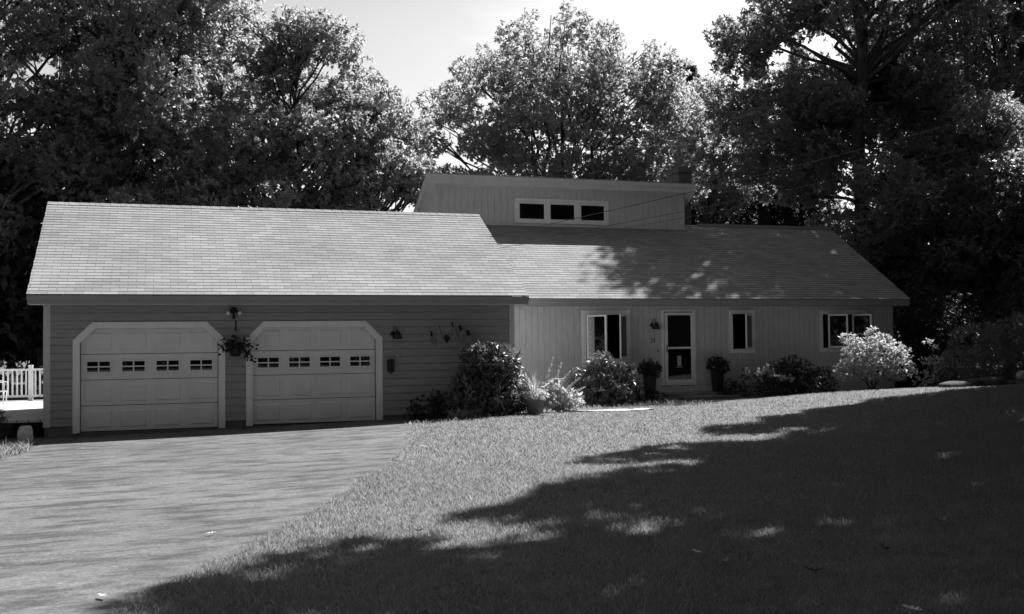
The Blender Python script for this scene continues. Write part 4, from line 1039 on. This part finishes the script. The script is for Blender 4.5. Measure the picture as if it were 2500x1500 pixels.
# ------------------------------------------------------------------ trees
def limb(m, a, b, r0, r1, rr, wig=.25, n=4):
    a, b = Vector(a), Vector(b); pts = []; L_ = (b - a).length
    for k in range(n + 1):
        s = k / n; p = a.lerp(b, s)
        if 0 < k < n: p = p + Vector((rr.uniform(-wig, wig), rr.uniform(-wig, wig), rr.uniform(0, wig))) * L_ * .18
        pts.append(p)
    m.tube(pts, [r0 + (r1 - r0) * k / n for k in range(n + 1)], 7)
    return pts
def tree(name, label, x, y, fork, blobs, material, seed, tr=.22, tips=10.5, per=9, ln=.185, wd=.08, group=None, lean=(0, 0), stems=1, limb_every=1, **kw):
    z = zf(x, y) - .1; rr = random.Random(seed)
    t = thing(name, (x, y, z), label, 'tree', group)
    m = MB()
    heads = []
    for s in range(stems):
        a = rr.uniform(0, 6.28); off = 0 if stems == 1 else .9
        top = max(b[2] for b in blobs)
        hx, hy = x + lean[0] + off * 1.6 * math.cos(a), y + lean[1] + off * math.sin(a)
        limb(m, (x + off * .3 * math.cos(a), y + off * .3 * math.sin(a), z), (hx, hy, fork), tr, tr * .72, rr, .12, 5)
        heads.append((Vector((hx, hy, fork)), top))
        limb(m, (hx, hy, fork), (hx + rr.uniform(-.6, .6), hy + rr.uniform(-.5, .5), top - .5), tr * .72, tr * .15, rr, .2, 6)
    for b in blobs[::limb_every]:
        c = Vector(b[:3]); h = min(heads, key=lambda q: (q[0] - c).length)
        s = max(0.0, min(.8, (c.z - fork - 1.2 - .62 * math.hypot(c.x - h[0].x, c.y - h[0].y)) / max(1, h[1] - fork)))
        st = h[0].lerp(Vector((h[0].x, h[0].y, h[1])), s) if c.z > fork else Vector((h[0].x, h[0].y, max(z + 1, c.z - .8)))
        r0 = min(.085, tr * (.42 - .25 * s))
        pts = limb(m, st, c, r0, .025, rr, .3, 5)
        for q in range(3):
            e = c + Vector((rr.uniform(-.8, .8) * b[3], rr.uniform(-.8, .8) * b[4], rr.uniform(-.5, .8) * b[5]))
            limb(m, pts[3 + q % 2], e, .03, .008, rr, .3, 3)
    m.build('trunk', M['bark'], t, True)
    np_mesh('crown', leaf_cloud(np.random.default_rng(seed), blobs, tips, per, ln, wd, **kw), 4, material, t)
    return t
def crown_blobs(seed, c, rad, n, br, zmin=None, top=1.0):
    """n leaf clumps filling an ellipsoid, mostly near its surface"""
    rr = random.Random(seed); out = []
    for k in range(n):
        while True:
            p = Vector((rr.uniform(-1, 1), rr.uniform(-1, 1), rr.uniform(-1, 1)))
            if .35 < p.length < 1: break
        b = br * rr.uniform(.65, 1.25)
        q = (c[0] + p.x * rad[0], c[1] + p.y * rad[1], c[2] + p.z * rad[2])
        out.append((q[0], q[1], q[2], b * 1.15, b * 1.1, b * .72))
    return out

tree('oak_tree', 'tall oak at the far left behind the railing, crown running out of the frame', -5.5, 38.5, 6.0, crown_blobs(1, (-5.5, 38.5, 12), (4.5, 4, 7), 60, 1.15), M['oak'], 101)
tree('oak_tree', 'big oak with a dark trunk behind the left end of the garage ridge', -1.6, 38.0, 7.5, crown_blobs(2, (-1.2, 38.2, 13.5), (4.6, 4, 7), 70, 1.15), M['oak'], 102, tr=.28)
tree('oak_tree', 'oak behind the middle of the garage roof, top cut by the frame', 2.2, 41.0, 5.5, crown_blobs(3, (0.1, 41.0, 12.0), (3.1, 3.2, 6.2), 50, 1.05) + crown_blobs(33, (0.4, 37.2, 7.5), (3.6, 2.2, 2.2), 18, 1.0), M['oak'], 103)
tree('oak_tree', 'rounded oak with its top just inside the frame left of the sky gap', 4.6, 38.6, 4.5,
     crown_blobs(4, (5.2, 38.6, 10.0), (2.5, 2.4, 4.0), 54, .9) + [(4.3, 38.6, 13.5, .7, .7, .6), (5.3, 38.6, 13.5, .8, .8, .6), (6.3, 38.6, 12.8, .8, .8, .7), (3.6, 38.8, 13.0, .7, .7, .7), (7.0, 38.6, 11.8, .7, .7, .8), (2.9, 39.2, 13.6, .5, .5, .8)] + crown_blobs(44, (4.0, 37.0, 6.3), (3.4, 1.6, 1.8), 20, .9), M['oak'], 104, tr=.16)
tree('oak_tree', 'lower oak stepping down to the sky gap beside the clerestory', 7.3, 38.6, 4.0,
     crown_blobs(5, (7.3, 38.6, 8.3), (1.9, 2.2, 3.0), 36, .78) + [(7.7, 38.6, 11.2, .45, .45, .8), (7.5, 38.6, 10.6, .8, .8, .6), (8.4, 38.6, 9.9, .6, .6, .6), (9.4, 38.4, 8.3, .6, .6, .5), (8.6, 38.6, 8.8, .7, .7, .5), (9.1, 38.4, 7.3, .8, .7, .5)], M['oak'], 105, tr=.14)
CB = []
rr = random.Random(66)
for k in range(34):
    CB.append((rr.uniform(12.0, 21.6), 39.8 + rr.uniform(-.8, .8), rr.uniform(7.0, 12.2), .85, .8, .6))
for (qx, qz) in ((16.9, 16.1), (15.0, 15.6), (14.9, 15.0), (13.0, 14.0), (18.6, 15.4), (20.8, 14.7), (21.9, 14.2), (10.4, 11.9), (10.2, 10.4), (11.2, 12.2), (10.6, 8.6)):
    CB.append((qx, 42, qz, .42, .42, .5))
for (px, pz, r_) in [(16.8, 15.2, .8), (15.4, 14.8, .8), (14.2, 14.2, .8), (13.0, 13.0, .8), (12.0, 13.0, .6), (11.9, 11.8, .8), (11.0, 11.3, .6), (10.6, 9.9, .6), (18.0, 14.6, .9), (19.3, 14.2, .8), (20.5, 13.9, .7), (21.3, 13.6, .8), (22.0, 12.6, .8), (21.8, 11.2, 1.0), (22.3, 9.9, .9),
                     (17.0, 13.6, 1.2), (15.2, 13.0, 1.2), (18.6, 13.0, 1.2), (13.6, 11.6, 1.1), (20.3, 12.3, 1.1), (16.2, 11.6, 1.2), (18.2, 11.2, 1.2), (12.4, 10.2, .9), (14.4, 10.0, 1.0), (20.0, 10.2, 1.1), (16.4, 9.4, 1.0), (18.4, 9.0, 1.1), (12.6, 8.6, .7), (14.2, 8.2, .9), (20.8, 8.6, 1.0), (16.2, 7.6, .9), (11.4, 8.9, .6)]:
    for q in range(3):
        CB.append((px + rr.uniform(-.5, .5), 42 + rr.uniform(-2.4, 2.4), pz + rr.uniform(-.45, .2), r_ * 1.1, r_ * 1.1, r_ * .8))
tree('oak_tree', 'broad round many stemmed oak in the middle of the sky behind the clerestory', 16.6, 42.0, 7.0, CB, M['oak'], 106, tr=.12, stems=6, tips=9.5, limb_every=3)
# conifers
def conifer(label, x, y, h, r, seed):
    z = zf(x, y) - .1
    t = thing('pine_tree', (x, y, z), label, 'tree', 'pines poking up between the oaks')
    m = MB(); m.tube([(x, y, z), (x, y, z + h)], [.18, .02], 8); rr = random.Random(seed); bl = []
    zz = h * .35
    while zz < h - .2:
        w = r * (1 - (zz - h * .35) / (h * .65)) ** .8 + .12
        for a in range(7):
            t_ = a * .9 + zz * 2; e = (x + w * math.cos(t_), y + w * math.sin(t_), z + zz + w * .35)
            m.tube([(x, y, z + zz), e], [.035, .01], 5)
            for q in (.45, .8, 1.05): bl.append((x + w * q * math.cos(t_), y + w * q * math.sin(t_), z + zz + w * .35 * q, .17 * w + .09, .17 * w + .09, .22))
        zz += .42
    bl.append((x, y, z + h, .12, .12, .35))
    m.build('trunk', M['bark'], t)
    np_mesh('crown', leaf_cloud(np.random.default_rng(seed), bl, 34, 8, .16, .022, 1.6, -.3, .2), 4, M['pine'], t)
conifer('pine with bristly tip just right of the broad round oak', 26.1, 48.0, 16.0, 1.9, 201)
conifer('pine with bristly tip at the left edge of the dark trees on the right', 29.5, 47.0, 16.6, 1.7, 202)
conifer('taller pine half hidden by the dark oak crown on the right', 31.3, 46.0, 17.0, 1.9, 203)
tree('oak_tree', 'lighter young oak between the broad oak and the dark trees', 24.6, 44.0, 6.0, crown_blobs(8, (25.3, 44.0, 11.2), (3.0, 2.4, 3.4), 34, .95), M['oak'], 108, tr=.14)

RB = crown_blobs(9, (28.6, 36.0, 17.0), (6.0, 4.2, 6.5), 62, 1.1) + crown_blobs(91, (23.0, 35.5, 9.6), (3.6, 3.0, 2.6), 30, 1.0) + crown_blobs(92, (29.5, 35.5, 10.5), (3.4, 3.0, 3.2), 28, 1.1)
RB += crown_blobs(94, (25.6, 36.8, 13.4), (4.8, 2.0, 3.6), 36, .95)
rq = random.Random(77)
for gx_ in np.arange(14.0, 23.5, 1.2):
    for gy_ in np.arange(25.7, 30.4, 1.15):
        if gx_ > 16.5 and gy_ < 26.3: gy_ = 26.5
        if rq.random() < (.68 if (gy_ < 27.9 and gx_ < 18.4) else (.34 if gx_ < 20.2 else .08)): continue
        hz = rq.uniform(11.5, 14.5); rb = rq.uniform(.8, 1.15)
        RB.append((gx_ + SA * hz, gy_ + SB * hz, hz + 3.9, rb * 1.1, rb * 1.1, rb * .6))
        if gx_ > 19.5: hz += 2; RB.append((gx_ + SA * hz + .3, gy_ + SB * hz, hz + 3.9, rb * 1.1, rb * 1.1, rb * .6))
RB += [(21.6, 34.6, 14.1, .6, .6, .5), (21.3, 34.6, 13.2, .5, .5, .4), (22.4, 34.6, 13.6, .8, .7, .6), (22.3, 34.4, 15.2, .9, .8, .6)]
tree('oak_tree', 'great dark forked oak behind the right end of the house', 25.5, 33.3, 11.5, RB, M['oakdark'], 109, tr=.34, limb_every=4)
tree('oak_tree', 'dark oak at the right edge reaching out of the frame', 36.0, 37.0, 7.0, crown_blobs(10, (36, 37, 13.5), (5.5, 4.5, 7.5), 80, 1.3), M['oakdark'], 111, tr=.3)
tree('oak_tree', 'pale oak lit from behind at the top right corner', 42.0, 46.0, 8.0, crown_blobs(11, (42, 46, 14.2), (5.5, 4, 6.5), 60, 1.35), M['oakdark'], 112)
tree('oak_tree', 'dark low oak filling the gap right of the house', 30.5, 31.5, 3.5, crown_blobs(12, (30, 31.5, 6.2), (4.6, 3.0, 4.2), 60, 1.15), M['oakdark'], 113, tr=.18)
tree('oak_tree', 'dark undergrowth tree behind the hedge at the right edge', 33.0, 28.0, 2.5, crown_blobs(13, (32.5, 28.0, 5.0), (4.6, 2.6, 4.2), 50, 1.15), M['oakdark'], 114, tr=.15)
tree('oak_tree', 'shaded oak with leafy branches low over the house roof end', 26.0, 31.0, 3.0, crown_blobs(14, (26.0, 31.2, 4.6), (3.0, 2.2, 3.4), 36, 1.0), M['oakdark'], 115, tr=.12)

# oaks standing beyond the right edge of the view; their high crowns shade the lawn
NEAR = {(17.5, 13.0): [], (13.5, 6.0): [], (24.0, 19.0): [], (20.0, 3.0): []}
rr = random.Random(404)
BX = [(.3, 3.0), (.05, 6.0), (.05, 7.1), (1.0, 8.5), (2.0, 9.1), (2.8, 9.9), (3.9, 11.2), (4.9, 13.0), (7.1, 15.2), (9.7, 17.0), (11.4, 18.2), (13.2, 18.7), (16.4, 19.9)]
def bnd(y): return float(np.interp(y, [p[1] for p in BX], [p[0] for p in BX]))
# gaps between the boughs: segments on the lawn that the sun reaches, with half width and how open the gap is
GAPS = [((2.7, 8.15), (4.4, 8.2), .34, 1), ((4.0, 9.3), (5.6, 9.75), .12, .5), ((4.5, 12.1), (6.6, 12.75), .34, 1), ((7.8, 15.0), (11.6, 15.7), .34, 1), ((10.3, 12.0), (10.8, 11.6), .2, .8),
        ((13.5, 14.3), (14.2, 13.9), .3, 1), ((8.8, 9.35), (9.2, 9.15), .16, .8), ((8.2, 11.3), (8.6, 11.0), .15, .4), ((6.0, 8.2), (6.5, 8.05), .1, .4), ((4.8, 7.8), (5.4, 7.5), .1, .4), ((2.4, 6.4), (2.9, 6.4), .12, .5)]
def gap(x, y):
    for (a, b, w, op) in GAPS:
        ax, ay = a; bx_, by_ = b; dx, dy = bx_ - ax, by_ - ay
        t = max(0, min(1, ((x - ax) * dx + (y - ay) * dy) / (dx * dx + dy * dy)))
        if math.hypot(x - ax - t * dx, y - ay - t * dy) < w + .25 and rr.random() < op: return True
    return False
def add_shade(sx, sy, h, r_):
    hh = h - zf(sx, sy)
    x, y = sx + SA * hh, sy + SB * hh
    key = min(NEAR, key=lambda k: (k[0] - x) ** 2 + (k[1] - y) ** 2)
    NEAR[key].append((x, y, h, r_ * 1.1, r_ * 1.1, r_ * .6))
y_ = -3.0
row = 0
while y_ < 19.9:
    row += 1
    x_ = bnd(y_) + .5 + .30 * (row % 2) + rr.uniform(-.15, .15)
    first = True
    while x_ < 27:
        edge = x_ - bnd(y_) < 1.3
        if not gap(x_, y_) and rr.random() < (.72 if edge else .985):
            h = 10.5 + rr.uniform(0, 3.0) + .10 * max(0, y_ - 8)
            add_shade(x_ + rr.uniform(-.3, .3), y_ + rr.uniform(-.25, .25), h, rr.uniform(.40, .62) if edge else rr.uniform(.54, .74))
        first = False
        x_ += .78
    y_ += .62
for sx_ in np.arange(20.2, 26, .95):
    for sy_ in np.arange(20.3, 24.3, .95):
        add_shade(sx_, sy_, 12.5 + rr.uniform(-1, 1), rr.uniform(.7, .85))
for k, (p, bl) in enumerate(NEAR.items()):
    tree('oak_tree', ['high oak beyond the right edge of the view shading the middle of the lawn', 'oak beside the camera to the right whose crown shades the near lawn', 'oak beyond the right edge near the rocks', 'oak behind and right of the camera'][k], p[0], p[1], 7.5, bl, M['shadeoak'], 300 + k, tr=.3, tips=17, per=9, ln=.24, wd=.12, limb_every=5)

# woods all round: one mass of undergrowth and far crowns
r = np.random.default_rng(500); wb = []
def band(n, x0, x1, y0, y1, z0, z1, r0, r1):
    for k in range(n):
        b = r.uniform(r0, r1); wb.append((r.uniform(x0, x1), r.uniform(y0, y1), r.uniform(z0, z1), b * 1.3, b * 1.2, b))
band(150, -22, 90, 50, 62, 0.5, 7.5, 1.6, 2.4)
band(60, 34, 75, 34, 50, .5, 9, 1.5, 2.4)
band(60, -25, -6, 40, 52, .5, 14, 1.5, 2.2); band(36, -11, 1, 40, 44, .4, 8.5, 1.2, 1.8)
band(20, -8, 8, 43, 50, .4, 6, 1.2, 1.8)
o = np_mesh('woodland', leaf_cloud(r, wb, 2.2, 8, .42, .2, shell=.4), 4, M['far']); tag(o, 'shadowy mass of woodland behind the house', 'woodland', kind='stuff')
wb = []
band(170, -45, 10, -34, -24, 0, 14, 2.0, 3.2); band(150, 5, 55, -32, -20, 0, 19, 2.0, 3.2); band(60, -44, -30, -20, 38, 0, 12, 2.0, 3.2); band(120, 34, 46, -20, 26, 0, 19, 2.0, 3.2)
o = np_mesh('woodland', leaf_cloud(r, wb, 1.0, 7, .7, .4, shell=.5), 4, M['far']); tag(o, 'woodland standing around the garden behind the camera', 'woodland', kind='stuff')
